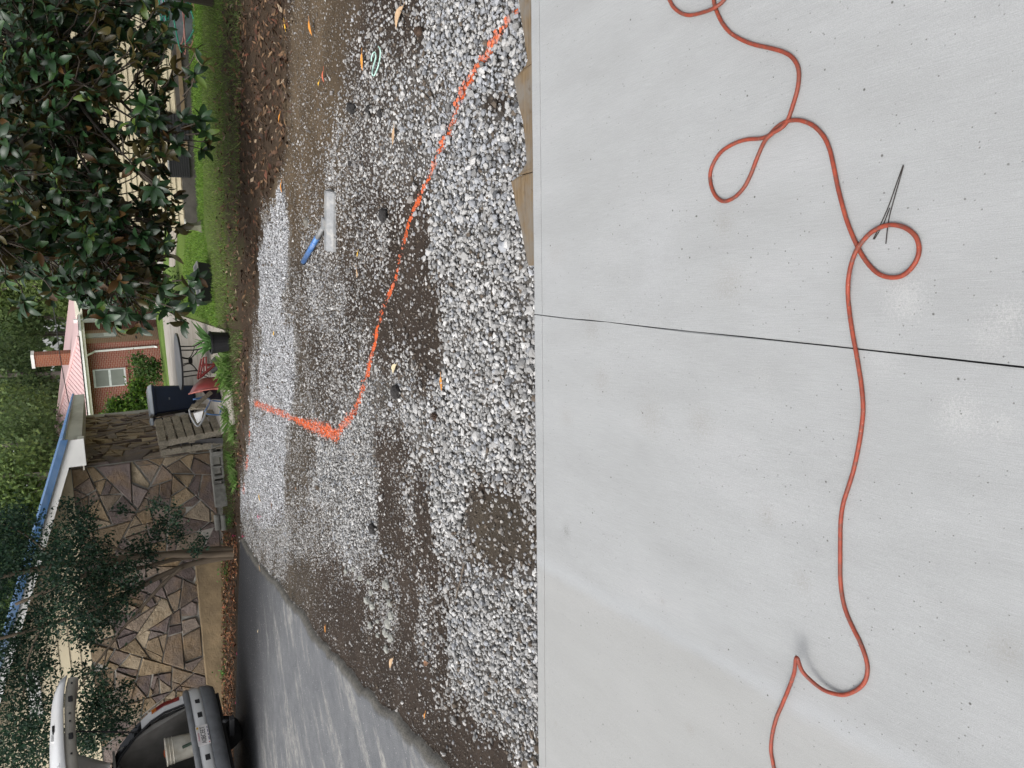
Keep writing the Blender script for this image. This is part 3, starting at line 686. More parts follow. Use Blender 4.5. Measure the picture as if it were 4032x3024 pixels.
for poly, n, dz in (([(985,-250),(1142,-250),(1140,300),(1118,640),(1070,760),(1035,850),(1018,1000),(1000,1300),(960,1300),(945,900),(930,500),(960,0)], 1700, .008),
                ([(880,-250),(985,-250),(960,600),(945,1250),(900,1300),(860,900),(850,300)], 1000, .012),
                ([(952,1300),(985,1300),(975,1650),(950,1950),(935,2120),(918,2120),(925,1700)], 520, .012),
                ([(872,2080),(943,2110),(935,2400),(924,3100),(872,3100),(876,2600)], 2600, .02),
                ([(1140,-200),(1170,-200),(1160,500),(1130,700),(1100,700)], 70, .01)):
    q = onground(px_scatter(poly, n)); L = rng.uniform(.04, .10, n)*np.where(rng.random(n) < .3, .6, 1); W_ = L*rng.uniform(.32, .5, n)
    q[:, 2] += dz+rng.uniform(0, .02, n)
    V_, F_ = leafverts(n, q, L, W_, flat_rots(n, .35))
    pal = np.array([(.13, .065, .032), (.20, .11, .055), (.085, .048, .028), (.28, .17, .09), (.16, .055, .028), (.36, .27, .18), (.07, .045, .03)])
    k = pal[rng.choice(len(pal), n, p=[.25, .17, .24, .09, .08, .05, .12])]*rng.uniform(.35, .85, (n, 1))
    if len(LB) == 3: k = k*np.array([2.3, 1.9, 1.7])
    LB.append(V_); LF.append(F_+off); LC.append(np.repeat(k, 5, 0)); off += len(V_)
tag(link('leaf_litter', npmesh('leaf_litter', np.concatenate(LB), np.concatenate(LF), litm, np.concatenate(LC))), 'brown fallen magnolia leaves heaped between lawn and gravel', 'leaf litter', kind='stuff')
grassm = leafmat('grass_blade', .6, .35)
def blades(q, H, lean, colr):
    n = len(q); a = rng.uniform(0, 2*np.pi, n); w = np.minimum(H*rng.uniform(.045, .09, n), .0042)
    d = np.stack([np.cos(a), np.sin(a), 0*a], 1); e = np.stack([-np.sin(a), np.cos(a), 0*a], 1)
    V = np.stack([q-d*w[:, None], q+d*w[:, None], q+e*(H*lean*.4)[:, None]+np.array([0, 0, 1])*(H*.65)[:, None]+d*(w*.6)[:, None], q+e*(H*lean)[:, None]+np.array([0, 0, 1])*H[:, None]], 1)
    F = np.array([(0, 1, 2), (0, 2, 3)])[None]+(np.arange(n)*4)[:, None, None]
    return V.reshape(-1, 3), F.reshape(-1, 3), np.repeat(colr, 4, 0)
GV, GF, GC = [], [], []; off = 0
for poly, n, h0, h1, pal in (([(738,-250),(800,-250),(800,400),(805,880),(850,1200),(862,1290),(825,1262),(735,1225),(720,1120),(738,900)], 26000, .025, .06, [(.14, .26, .035), (.19, .31, .05), (.10, .20, .03)]),
                         ([(795,-250),(880,-250),(885,600),(900,1260),(862,1290),(840,1150),(800,600)], 9000, .02, .05, [(.13, .22, .04), (.19, .27, .06), (.10, .15, .035)]),
                         ([(880,-250),(960,-250),(950,700),(935,1280),(900,1290),(890,600)], 2200, .02, .05, [(.10, .17, .035), (.16, .2, .06)]),
                         ([(870,1290),(960,1300),(945,1650),(935,1900),(925,2080),(875,2080),(885,1800),(880,1560)], 3200, .02, .06, [(.07, .125, .025), (.10, .17, .035), (.13, .16, .06)]),
                         ([(872,2080),(905,2090),(900,2500),(880,3080),(855,3080),(860,2500)], 500, .02, .06, [(.09, .18, .03), (.14, .26, .04)])):
    q = onground(px_scatter(poly, n)); pal = np.array(pal)
    V_, F_, K_ = blades(q, rng.uniform(h0, h1, n), rng.uniform(.2, 1.1, n), pal[rng.integers(0, len(pal), n)]*rng.uniform(.7, 1.3, (n, 1)))
    GV.append(V_); GF.append(F_+off); GC.append(K_); off += len(V_)
tag(link('grass', npmesh('grass', np.concatenate(GV), np.concatenate(GF), grassm, np.concatenate(GC))), 'short bright green grass of the lawn behind the leaves', 'grass', kind='stuff')
def tuft(px, py, n, h, lab, name='grass_clump', spread=.08):
    c = G(px, py); q = np.repeat(c[None], n, 0); q[:, :2] += rng.normal(0, spread, (n, 2)); q[:, 2] = zg(q[:, 0], q[:, 1])
    pal = np.array([(.085, .17, .035), (.12, .22, .045), (.15, .23, .07)])
    V_, F_, K_ = blades(q, h*rng.uniform(.6, 1.15, n), rng.uniform(.4, 1.6, n), pal[rng.integers(0, 3, n)]*rng.uniform(.8, 1.25, (n, 1)))
    me = npmesh(name, V_-c, F_, grassm, K_); return tag(link(name, me, c), lab, 'grass clump', 'long grass clumps by the stored things')
tuft(900, 1395, 60, .14, 'long grass clump beside the black flower pot')
tuft(905, 1455, 110, .20, 'tall arching grass clump in front of the wheelbarrow', spread=.12)
tuft(912, 1500, 80, .15, 'grass clump touching the red wheelbarrow tray')
tuft(905, 1635, 70, .15, 'grass clump at the foot of the leaning pallet')
tuft(925, 1705, 60, .11, 'small grass clump beside the endmost concrete block')
tuft(925, 1820, 80, .13, 'low grass clump in front of the row of blocks')
tuft(935, 1880, 80, .13, 'low grass clump near the plain-faced block')
def weed(px, py, n, r, lab):
    c = G(px, py); q = c+np.stack([rng.normal(0, r*.5, n), rng.normal(0, r*.4, n), np.abs(rng.normal(0, r*.55, n))+.02], 1)
    L = rng.uniform(.03, .065, n); V_, F_ = leafverts(n, q, L, L*.5, flat_rots(n, .5))
    K_ = np.repeat(np.array([(.07, .22, .035)])*rng.uniform(.6, 1.5, (n, 1)), 5, 0)
    e = empty('weed', c, lab, 'weed', 'weeds along the stone wall')
    link('leaves', npmesh('weed_leaves', V_-c, F_, grassm, K_), c, e)
    mb = MB()
    for k in range(5): mb.tube([c, c+np.array([rng.normal(0, r*.4), rng.normal(0, r*.3), r*.9])], .003, 4)
    mb.build('stem', simple('weed_stem', (.10, .16, .05)), e)
weed(905, 2245, 60, .16, 'leafy green weed beside the tree trunk base')
weed(890, 2650, 40, .10, 'small weed between stone wall and leaf litter')
weed(865, 2790, 45, .10, 'small weed beside the car bumper corner')
weed(915, 2040, 30, .09, 'tiny weed right of the tree trunk base')

# ------------------------------------------------------------------ single leaves, lumps, twigs lying on the dirt
def leaf_mesh(name, colr, L, W, curl):
    n = 7; mb = MB(); vs = []; fs = []
    for i in range(n):
        u = i/(n-1); w = W*math.sin(math.pi*min(1, u**.85))**.8*.5+.001; z = curl*L*(u-.5)**2*4*.25; y = (u-.5)*L
        vs += [(-w, y, z+w*.35), (0, y, z), (w, y, z+w*.3)]
    for i in range(n-1):
        b = i*3; fs += [(b, b+1, b+4, b+3), (b+1, b+2, b+5, b+4)]
    mb.add(vs, fs); mb.tube([(0, -L/2, curl*L*.25), (0, -L/2-.022, curl*L*.3)], .0012, 4); return mb.mesh(name, colr)
lc = {'yellow': simple('yellow_leaf', (.62, .36, .035), .6, 0, .25, 30), 'orange': simple('orange_leaf', (.50, .20, .03), .6, 0, .3, 30), 'tan': simple('tan_leaf', (.40, .27, .16), .7, 0, .25, 30),
      'brown': simple('brown_leaf', (.16, .08, .04), .7, 0, .3, 30), 'red': simple('red_leaf', (.42, .10, .05), .6, 0, .3, 30), 'pale': simple('pale_leaf', (.52, .44, .28), .7, 0, .2, 30)}
for px, py, a, L, ck, lab in [
    (1222,108,1.5,.14,'orange','orange curled leaf on tan dirt nearest the leaf litter'), (1124,105,1.3,.10,'yellow','yellow leaf at the leaf litter edge'),
    (1428,242,1.2,.12,'orange','orange brown leaf lying on its own in the dirt by the plastic strap'), (1568,70,.5,.17,'tan','large tan curled leaf lying right of the orange line start'),
    (1272,300,1.3,.10,'red','reddish leaf beside a small yellow one on tan dirt'), (1254,333,.4,.06,'yellow','small yellow leaf beside the reddish leaf on tan dirt'),
    (1100,465,.9,.10,'orange','orange leaf on a pale stalk beside leaf litter'), (1108,740,1.2,.13,'orange','orange leaf at the tip of the white gravel strip'),
    (1552,536,1.45,.12,'tan','tan leaf among mixed stones left of the orange line'), (1408,1002,.6,.05,'yellow','tiny yellow leaf near the float tool'),
    (1408,1075,1.0,.08,'tan','tan leaf in brown dirt below the float tool'), (1080,1312,.2,.11,'yellow','yellow lobed leaf on the white gravel'),
    (1022,1962,1.5,.12,'yellow','bright yellow leaf on pale gravel near the stone wall'), (1540,2612,.9,.12,'tan','tan leaf on dark dirt near the asphalt edge'),
    (1675,2612,.3,.09,'brown','folded reddish brown leaf on dark dirt'), (1282,2478,1.0,.10,'orange','orange leaf against the broken asphalt edge'),
    (1024,2240,1.2,.12,'tan','tan leaf at the corner of the asphalt'), (1550,1455,.5,.13,'pale','long pale green leaf on the stones'),
    (1740,1510,1.4,.09,'orange','thin orange leaf at the gravel edge in the middle'), (1672,2820,1.1,.05,'orange','tiny orange leaf on dark dirt at the far left'),
    (1165,1925,.3,.09,'brown','dark green brown leaf on grey gravel'), (1070,1990,1.5,.11,'brown','dark leaf near the yellow one on the gravel'), (1015,2488,.9,.06,'pale','pale leaf lying on the dark asphalt')]:
    dz = .075 if in_asphalt(G(px, py)[0:1], G(px, py)[1:2])[0] else .022
    c = G(px, py, dz)
    L *= .8; me = leaf_mesh('fallen_leaf', lc[ck], L, L*.42, random.uniform(-.3, .5))
    # angle 0 = along the image's depth axis, pi/2 = across
    o = link('fallen_leaf', me, c, None, Matrix.Rotation(a, 4, 'Z') @ Matrix.Rotation(random.uniform(-.15, .15), 4, 'X'))
    tag(o, lab, 'leaf', 'single fallen leaves on the gravel')
def lump(name, c, r, mat, seed, sq=.75, parent=None, sub=2):
    g = np.random.default_rng(seed); v, f = ico(); v = [tuple(p) for p in v]; f = [tuple(x) for x in f]
    for k in range(sub):
        cache = {}; nf = []
        def mid_(a, b):
            key = (min(a, b), max(a, b))
            if key not in cache:
                m_ = np.array(v[a])+np.array(v[b]); m_ /= np.linalg.norm(m_); v.append(tuple(m_)); cache[key] = len(v)-1
            return cache[key]
        for a, b, d in f:
            x, y, z = mid_(a, b), mid_(b, d), mid_(d, a); nf += [(a, x, z), (b, y, x), (d, z, y), (x, y, z)]
        f = nf
    V = np.array(v); o = g.uniform(0, 50, 3)
    dsp = .72+.5*vnoise(V[:, 0]*1.3+o[0]+V[:, 2], V[:, 1]*1.3+o[1]-V[:, 2]*.7, .8, seed)+.25*vnoise(V[:, 0]*4+o[2], V[:, 1]*4+V[:, 2]*3, .8, seed+1)
    V = V*dsp[:, None]*r*np.array([g.uniform(.85, 1.25), g.uniform(.85, 1.2), sq])
    return MB().add([tuple(p+np.array(c)) for p in V], f).build(name, mat, parent)
clod_m = simple('asphalt_clod_dark', (.028, .026, .025), .95, 0, .4, 60, .6, 220)
for k, (px, py, r, lab) in enumerate([(1394,431,.028,'dark asphalt crumb right of two others in the stony dirt'), (1506,446,.022,'small black crumb nearest the orange line among pale stones'), (1460,434,.024,'flat dark crumb between two other crumbs'),
        (1518,847,.030,'round black clod beside the orange painted line'), (1385,645,.018,'small black clod in the dirt near the float tool'), (1569,1542,.035,'dark clod in a patch of dirt left of the painted corner'),
        (1476,2080,.034,'black asphalt clod at the end of the pale gravel'), (1380,420,.02,'dark pebble-like crumb beside the largest crumb'), (1218,877,.035,'grey dirt clod beside the float tool head')]):
    c = G(px, py); tag(lump('asphalt_clod', c+np.array([0, 0, r*.5]), r, clod_m if px != 1218 else simple('grey_clod', (.16, .15, .13), .95, 0, .3, 50, .5, 200), 100+k), lab, 'clod', 'clods lying in the dirt')
rub_m = simple('crumbly_concrete', (.27, .27, .245), .95, 0, .35, 45, .7, 160)
for k, (px, py, r) in enumerate([(1425,2275,.028),(1455,2290,.02),(1530,2300,.042),(1465,2330,.024),(1540,2372,.03),(1450,2362,.034),(1470,2385,.03),(1545,2420,.034),(1462,2460,.026),(1490,2445,.022),(1535,2455,.036),(1525,2490,.034),(1545,2510,.03),(1490,2500,.02),(1525,2555,.026),(1395,2240,.02),(1365,2248,.024)]):
    c = G(px, py); tag(lump('concrete_rubble', c+np.array([0, 0, r*.3]), r*.75, rub_m, 200+k, .8), 'small crumbly grey lump of old concrete in dirt near the asphalt edge', 'rubble', 'concrete lumps near the asphalt')
cone_m = simple('pine_cone_brown', (.06, .038, .026), .9, 0, .4, 60)
for k, (px, py, a, lab) in enumerate([(1726, 1641, .4, 'small dark pine cone on the pale gravel'), (1665, 127, .9, 'brown pine cone near the start of the orange line')]):
    c = G(px, py)+np.array([0, 0, .02]); e = empty('pine_cone', c, lab, 'pine cone', 'pine cones in the gravel'); mb = MB(); core = MB()
    ax_ = np.array([math.cos(a), math.sin(a), .1]); ax_ /= np.linalg.norm(ax_); b1_ = np.cross(ax_, [0, 0, 1]); b1_ /= np.linalg.norm(b1_); b2_ = np.cross(ax_, b1_)
    core.tube([c-ax_*.022, c-ax_*.01, c+ax_*.01, c+ax_*.024], [.006, .014, .012, .004], 8)
    for i in range(7):
        for j in range(8):
            th = j*.785+i*.39; rr = .015*math.sin(math.pi*(i+1)/8.5)+.003; dd = math.cos(th)*b1_+math.sin(th)*b2_; p = c+ax_*(-.02+i*.0065)
            tg = np.cross(ax_, dd); mb.add([p+dd*rr*.4-tg*.003, p+dd*rr*.4+tg*.003, p+dd*rr*1.35+tg*.004+ax_*.004, p+dd*rr*1.35-tg*.004+ax_*.004, p+dd*rr+ax_*.008], [(0, 1, 2, 3), (3, 2, 4)])
    core.build('core', cone_m, e); mb.build('scales', cone_m, e)
twig_m = simple('twig_bark', (.10, .08, .062), .9, 0, .3, 40)
for pts, r, lab in [([(1828,2215),(1812,2290),(1800,2330),(1792,2400),(1793,2420)], .0045, 'forked grey twig lying across the gravel'), ([(1770,2240),(1790,2290),(1802,2325)], .003, 'short side twig beside the forked grey twig'),
                    ([(1605,60),(1575,40),(1580,0)], .004, 'dark twig beside the large tan leaf'), ([(1310,2215),(1315,2260)], .004, 'thin brown stick near the asphalt corner')]:
    q = [G(x, y, .018) for x, y in pts]; tag(MB().tube(catmull(q, 3), r, 5).build('twig', twig_m), lab, 'twig', 'twigs on the gravel')
strap_m = simple('plastic_strap', (.42, .62, .55), .4, 0, .1)
q = [G(x, y, .02+.012*(i % 2)) for i, (x, y) in enumerate([(1490,183),(1498,200),(1496,232),(1488,265),(1474,297),(1466,290),(1470,262),(1480,225),(1476,205),(1466,215),(1462,240)])]
tag(MB().tube(catmull(q, 4), .004, 4).build('plastic_strap', strap_m), 'pale green plastic strap curled on the dirt', 'strap')
flag_m = simple('pink_flagging', (.75, .04, .22), .6)
for k, (px, py, lab) in enumerate([(957, 2112, 'scrap of pink flagging tape at the asphalt corner tip'), (935, 2575, 'scrap of pink tape on the far edge of the asphalt'), (930, 2770, 'scrap of pink tape on leaves near the car'), (1019, 2035, 'speck of pink tape on the pale gravel'), (1020, 2248, 'scrap of pink tape on the broken asphalt corner'), (920, 2110, 'pink tape stuck in the leaves beside the tree')]):
    c = G(px, py, .03); mb = MB(); mb.add([c+np.array(d_) for d_ in ((-.03, 0, 0), (.0, .012, .015), (.035, 0, .004), (.0, -.012, .012))], [(0, 1, 3), (1, 2, 3)]); mb.tube([c+np.array([0, 0, -.03]), c], .002, 4)
    tag(mb.build('flagging_tape', flag_m), lab, 'tape', 'pink tape scraps')

# ------------------------------------------------------------------ concrete float (aluminium bar on a blue pole)
alu = simple('cast_aluminium', (.21, .215, .22), .6, .2, .15, 40, .15, 120, (.33, .32, .30)); blu = simple('blue_pole', (.06, .17, .42), .35, .3, .25, 25, 0, 60, (.30, .34, .42))
fl = empty('concrete_float', G(1320, 870), 'aluminium concrete float with a blue pole lying on gravel', 'float')
A, B = G(1318, 755), G(1316, 985); d = B-A; d /= np.linalg.norm(d); n_ = np.cross([0, 0, 1], d); n_ /= np.linalg.norm(n_)
if n_[1] < 0: n_ = -n_
up = np.cross(d, n_); up = up if up[2] > 0 else -up
prof = [(-.062, .004), (-.058, .026), (-.022, .064), (.022, .066), (.055, .03), (.06, .004)]
mk = lambda c: [c+n_*a+up*b for a, b in prof]
mb = MB().prism(mk(A), mk(B)); mb.build('blade', alu, fl, bevel=.003)
MB().prism([A-d*.006+n_*a*.9+up*(.006+b*.9) for a, b in prof], [A-d*.0005+n_*a*.9+up*(.006+b*.9) for a, b in prof]).build('end_cap', alu, fl)
H0 = (A+B)/2+n_*.03+up*.07; H1 = G(1192, 1035, .02)
H0 = (A*.42+B*.58)+n_*.035+up*.06
MB().box((A*.45+B*.55)+n_*.03+up*.06, (.08, .05, .04), [d, n_, up]).build('bracket', alu, fl, bevel=.004)
hd = H1-H0
MB().tube([H0, H0+hd*.36], .017, 12).build('socket', alu, fl, smooth=True)
MB().tube([H0+hd*.30, H0+hd*.97], .021, 12).build('pole', blu, fl, smooth=True)
MB().tube([H0+hd*.965, H1], .023, 12).build('pole_cap', simple('black_rubber', (.02, .02, .022), .7), fl, smooth=True)

# ------------------------------------------------------------------ the stone house on the left
white_paint = simple('white_painted_board', (.66, .66, .64), .5, 0, .06, 3, 0, 40, (.56, .55, .51))
mildew = simple('mildewed_fascia', (.46, .46, .42), .7, 0, .15, 2.2, .1, 30, (.22, .215, .18), (1, .25, 1))
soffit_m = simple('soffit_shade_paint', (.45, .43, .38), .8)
blue_roof = simple('blue_metal_roof', (.06, .135, .27), .4, .2, .2, 3, 0, 40, (.17, .22, .29), (.3, 3, 1))
siding_m = simple('cream_vinyl_siding', (0.533, 0.461, 0.318), .5, 0, .06, 2, .05, 50, (0.461, 0.389, 0.262), (.6, .6, 2))
mortar_m = simple('grey_mortar', (.27, .26, .235), .95, 0, .2, 9, .5, 60)
foot_m = simple('tan_footing', (.21, .155, .09), .9, 0, .3, 3, .7, 25, (.12, .09, .055))
t = NT('flagstone'); oi = t.n('ObjectInfo'); pv = t.coord()
bc = t.ramp(oi.outputs['Random'], [(0.0, (0.101, 0.077, 0.071)), (.2, (0.140, 0.108, 0.100)), (.38, (0.184, 0.136, 0.087)), (.55, (0.257, 0.191, 0.115)), (.72, (0.153, 0.123, 0.115)), (.86, (0.331, 0.265, 0.181)), (1.0, (0.121, 0.093, 0.076))])
mm = t.noise(pv, 5, 6, .65)
bc = t.mix(.75, bc, t.ramp(mm, [(.25, .5), (.5, 1.0), (.75, 1.45)]), 'MULTIPLY')
bc = t.mix(t.ramp(t.noise(pv, 2.6, 5, .6), [(.5, 0.0), (.68, .5)]), bc, (0.244, 0.155, 0.069))
bc = t.mix(t.ramp(t.noise(pv, 17, 4, .7), [(.62, 0.0), (.72, .55)]), bc, (0.050, 0.038, 0.038))
t.bump(t.noise(pv, 9, 8, .75), 1.0, .05)
flag_mat = t.fin(bc, .7, 0, .35)
O = P(640, 1800, 14.55); O[2] = 0
fv = np.array([-.9935, .114, 0]); sv = np.array([.114, .9935, 0]); uz = np.array([0, 0, 1.0])
def H(a, b, z): return O+fv*a+sv*b+uz*z               # a: left along the gable, b: back, z: height
def to_az(x, y, b=0.0):                               # photo pixel -> (a, z) in the plane at depth b
    r = ray(x, y); nrm = -sv; tt = ((O+sv*b-CAM)@nrm)/(r@nrm); p = CAM+r*tt; return (p-O)@fv, p[2]
zb = np.mean([to_az(275, 1850)[1], to_az(357, 2527)[1], to_az(371, 2680)[1]])
OVF = -.35
A1, B1 = to_az(253, 1736, OVF), to_az(59, 2396, OVF)     # top of the rake board
A2, B2 = to_az(271, 1844, OVF), to_az(127, 2319, OVF)    # its lower edge
ms = (B1[1]-A1[1])/(B1[0]-A1[0])
def rake_z(a): return A1[1]+ms*(a-A1[0])
RW = rake_z(A2[0])-A2[1]
RIDGE = A1[0]+5.4
ae = A1[0]
house = empty('stone_house', H(3, 3, -.3), 'stone clad house with cream gable siding and blue metal roof', 'house')
base_z = -.55
wall = MB().hexa([H(0, 0, base_z), H(0, 8.6, base_z), H(10.5, 8.6, base_z), H(10.5, 0, base_z), H(0, 0, rake_z(0)-.12), H(0, 8.6, rake_z(0)-.12), H(10.5, 8.6, rake_z(0)-.12), H(10.5, 0, rake_z(0)-.12)])
wall.f = [f[::-1] for f in wall.f]
wall_o = wall.build('wall', mortar_m, house)
g = MB().prism([H(a, .02, z) for a, z in ((0, rake_z(0)-.13), (RIDGE, rake_z(RIDGE)-.13), (10.5, rake_z(0)-.13))], [H(a, 8.6, z) for a, z in ((0, rake_z(0)-.13), (RIDGE, rake_z(RIDGE)-.13), (10.5, rake_z(0)-.13))])
g.build('gable_core', siding_m, house)
# flagstones: cells of a random tessellation, each its own stone
def clip(poly, n, c):
    out = []
    for i in range(len(poly)):
        p, q = poly[i], poly[(i+1) % len(poly)]; dp, dq = p@n-c, q@n-c
        if dp <= 0: out.append(p)
        if (dp < 0) != (dq < 0): out.append(p+(q-p)*dp/(dp-dq))
    return out
def tess(w, h, cell, seed):
    """split a rectangle again and again into angular stones"""
    r = np.random.default_rng(seed); todo = [[np.array(v, float) for v in ((0, 0), (w, 0), (w, h), (0, h))]]; cells = []
    def area(p): return abs(sum(p[i][0]*p[(i+1) % len(p)][1]-p[(i+1) % len(p)][0]*p[i][1] for i in range(len(p))))/2
    while todo:
        p = todo.pop(); A = area(p)
        if A < cell*cell*r.choice([.22, .6, 1.1, 1.9], p=[.2, .3, .3, .2]): cells.append(p); continue
        c = np.mean(p, 0); q = np.array(p)-c; u, s_, vt = np.linalg.svd(q); ax = vt[0]; ang = r.normal(0, .42); n = np.array([ax[0]*math.cos(ang)-ax[1]*math.sin(ang), ax[0]*math.sin(ang)+ax[1]*math.cos(ang)])
        d = c@n+r.uniform(-.22, .22)*np.ptp(q@n)
        a_, b_ = clip(p, n, d), clip(p, -n, -d)
        if len(a_) < 3 or len(b_) < 3 or min(area(a_), area(b_)) < .006: cells.append(p)
        else: todo += [a_, b_]
    out = []
    for p in cells:                                    # pull every side in by half a mortar joint
        c = np.mean(p, 0); q = list(p)
        for i in range(len(p)):
            e = p[(i+1) % len(p)]-p[i]; n = np.array([e[1], -e[0]])/(np.linalg.norm(e)+1e-9)
            if (c-p[i])@n > 0: n = -n
            q = clip(q, n, p[i]@n-.002-.007*abs(r.normal()))
            if len(q) < 3: break
        if len(q) >= 3: out.append(q)
    return out
def lay(cells, pt, nrm, seed, parent, amin=.004):
    r = np.random.default_rng(seed)
    for poly in cells:
        c = np.mean(poly, 0); P_ = []
        ar = abs(sum(poly[i][0]*poly[(i+1) % len(poly)][1]-poly[(i+1) % len(poly)][0]*poly[i][1] for i in range(len(poly))))/2
        if ar < amin: continue
        rag = []
        for i in range(len(poly)):                     # chip the straight cell edges
            p, q = poly[i], poly[(i+1) % len(poly)]; rag.append(p+(c-p)*r.uniform(.0, .05)); L = np.hypot(*(q-p))
            if L > .12: m_ = p+(q-p)*r.uniform(.35, .65); rag.append(m_+(c-m_)*r.uniform(-.01, .07))
        th = r.uniform(.02, .06); tx, ty = r.normal(0, .07, 2)
        lo = [pt(*p)-nrm*.01 for p in rag]; md = [pt(*p)+nrm*(th*.75+tx*(p-c)[0]+ty*(p-c)[1]) for p in rag]
        hi = [pt(*(p+(c-p)*.07))+nrm*(th+tx*(p-c)[0]+ty*(p-c)[1]) for p in rag]; n = len(rag)
        mb = MB().add(lo+md+hi, [tuple(range(2*n, 3*n))]+[(k*n+i, k*n+(i+1) % n, (k+1)*n+(i+1) % n, (k+1)*n+i) for k in (0, 1) for i in range(n)])
        mb.build('flagstone', flag_mat, parent)
FZ0 = base_z+.28
zfoot = np.mean([to_az(800, 2450)[1], to_az(800, 2700)[1]]); afoot = to_az(800, 2215)[0]
fc = []
for p in tess(6.6, zb-FZ0, .34, 11):                   # left of the trunk the stone stops on a tan footing
    if np.mean(p, 0)[0] > afoot: p = clip(p, np.array([0, -1.0]), -(zfoot-FZ0+.03*math.sin(p[0][0]*7)))
    if len(p) >= 3: fc.append(p)
lay(fc, lambda a, z: H(a, 0, FZ0+z), -sv, 12, wall_o)
lay(tess(7.6, rake_z(0)-.22-FZ0, .40, 13), lambda b, z: H(0, b, FZ0+z), -fv, 14, wall_o)
MB().box(H(afoot+2.6, -.005, (base_z+zfoot)/2), (5.2, .09, zfoot-base_z), [fv, sv, uz]).build('footing', foot_m, house, bevel=.02)
# gable siding boards
bw = .155; k = 0; z = zb
while z < rake_z(6.0)-.05:
    a0 = max(0.0, (z+.02-(A1[1]-.14))/ms+A1[0]); a1 = 7.4
    if a0 < a1-.2:
        a0b = max(0.0, (z+bw-(A1[1]-.14))/ms+A1[0])
        mb = MB().prism([H(a, -.012, z_) for a, z_ in ((a0, z), (a1, z), (a1, z+bw), (a0b, z+bw))], [H(a0, -.034, z), H(a1, -.034, z), H(a1, -.018, z+bw), H(a0b, -.018, z+bw)])
        mb.build('siding_board', siding_m, house)
    z += bw
lv = [to_az(x, y) for x, y in ((100, 2650), (155, 2655), (165, 2815), (105, 2815))]; la0, la1 = lv[0][0], lv[2][0]; lz0, lz1 = lv[1][1], lv[0][1]
vent = MB()
vent.box(H((la0+la1)/2, -.045, (lz0+lz1)/2), (la1-la0, .02, lz1-lz0), [fv, sv, uz]); vo = vent.build('gable_vent', white_paint, house)
for q in range(6): MB().box(H((la0+la1)/2, -.062, lz0+.02+(lz1-lz0-.04)*q/5), (la1-la0-.03, .012, .018), [fv, sv, uz]).build('louver', white_paint, vo)
# rake board, soffit, roof
def rk(a, dz, b): return H(a, b, rake_z(a)+dz)
MB().hexa([rk(ae, -RW, OVF-.02), rk(RIDGE, -RW, OVF-.02), rk(RIDGE, -RW, OVF), rk(ae, -RW, OVF), rk(ae, 0, OVF-.02), rk(RIDGE, 0, OVF-.02), rk(RIDGE, 0, OVF), rk(ae, 0, OVF)]).build('rake_board', white_paint, house)
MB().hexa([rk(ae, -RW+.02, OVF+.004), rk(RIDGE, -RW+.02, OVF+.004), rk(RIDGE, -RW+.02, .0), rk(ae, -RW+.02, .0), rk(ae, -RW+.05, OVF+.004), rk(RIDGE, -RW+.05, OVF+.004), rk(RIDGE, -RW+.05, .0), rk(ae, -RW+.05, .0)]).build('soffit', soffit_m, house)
rf = MB().hexa([rk(ae-.03, .004, OVF-.05), rk(RIDGE, .004, OVF-.05), rk(RIDGE, .004, 9.4), rk(ae-.03, .004, 9.4), rk(ae-.03, .035, OVF-.05), rk(RIDGE, .035, OVF-.05), rk(RIDGE, .035, 9.4), rk(ae-.03, .035, 9.4)]).build('roof', blue_roof, house)
back = MB().hexa([rk(RIDGE, .004, OVF-.05), H(10.8, OVF-.05, rake_z(0)), H(10.8, 9.4, rake_z(0)), rk(RIDGE, .004, 9.4), rk(RIDGE, .035, OVF-.05), H(10.8, OVF-.05, rake_z(0)+.03), H(10.8, 9.4, rake_z(0)+.03), rk(RIDGE, .035, 9.4)]).build('roof', blue_roof, house)
MB().hexa([rk(ae-.02, -.05, OVF-.065), rk(RIDGE, -.05, OVF-.065), rk(RIDGE, -.05, OVF-.03), rk(ae-.02, -.05, OVF-.03), rk(ae-.02, .055, OVF-.065), rk(RIDGE, .055, OVF-.065), rk(RIDGE, .055, OVF-.03), rk(ae-.02, .055, OVF-.03)]).build('drip_edge', blue_roof, rf)
for q in range(int(10/.23)):                           # ribs of the metal sheet, seen as bumps along the eave
    b = OVF+.1+q*.23; MB().hexa([rk(ae-.03, .034, b), rk(RIDGE, .034, b), rk(RIDGE, .034, b+.045), rk(ae-.03, .034, b+.045), rk(ae-.03, .055, b+.01), rk(RIDGE, .055, b+.01), rk(RIDGE, .055, b+.035), rk(ae-.03, .055, b+.035)]).build('roof_rib', blue_roof, rf)
EB = .24
MB().box(H(ae+.012, 4.5, rake_z(ae)-EB/2-.002), (.024, 9.6, EB), [fv, sv, uz]).build('eave_board', mildew, house)
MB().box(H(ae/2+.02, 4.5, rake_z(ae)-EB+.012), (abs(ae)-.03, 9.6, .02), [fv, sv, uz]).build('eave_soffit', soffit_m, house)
r0, r1 = to_az(300, 1740, OVF), to_az(312, 1835, OVF)
MB().prism([H(a, OVF-.024, z_) for a, z_ in ((ae-.004, rake_z(ae)-RW+.0), (ae-.004, rake_z(ae)-EB-.03), (r1[0], rake_z(ae)-EB-.03), (r1[0], rake_z(r1[0])-RW-.0))], [H(a, -.002, z_) for a, z_ in ((ae-.004, rake_z(ae)-RW), (ae-.004, rake_z(ae)-EB-.03), (r1[0], rake_z(ae)-EB-.03), (r1[0], rake_z(r1[0])-RW))]).build('cornice_return', white_paint, house)

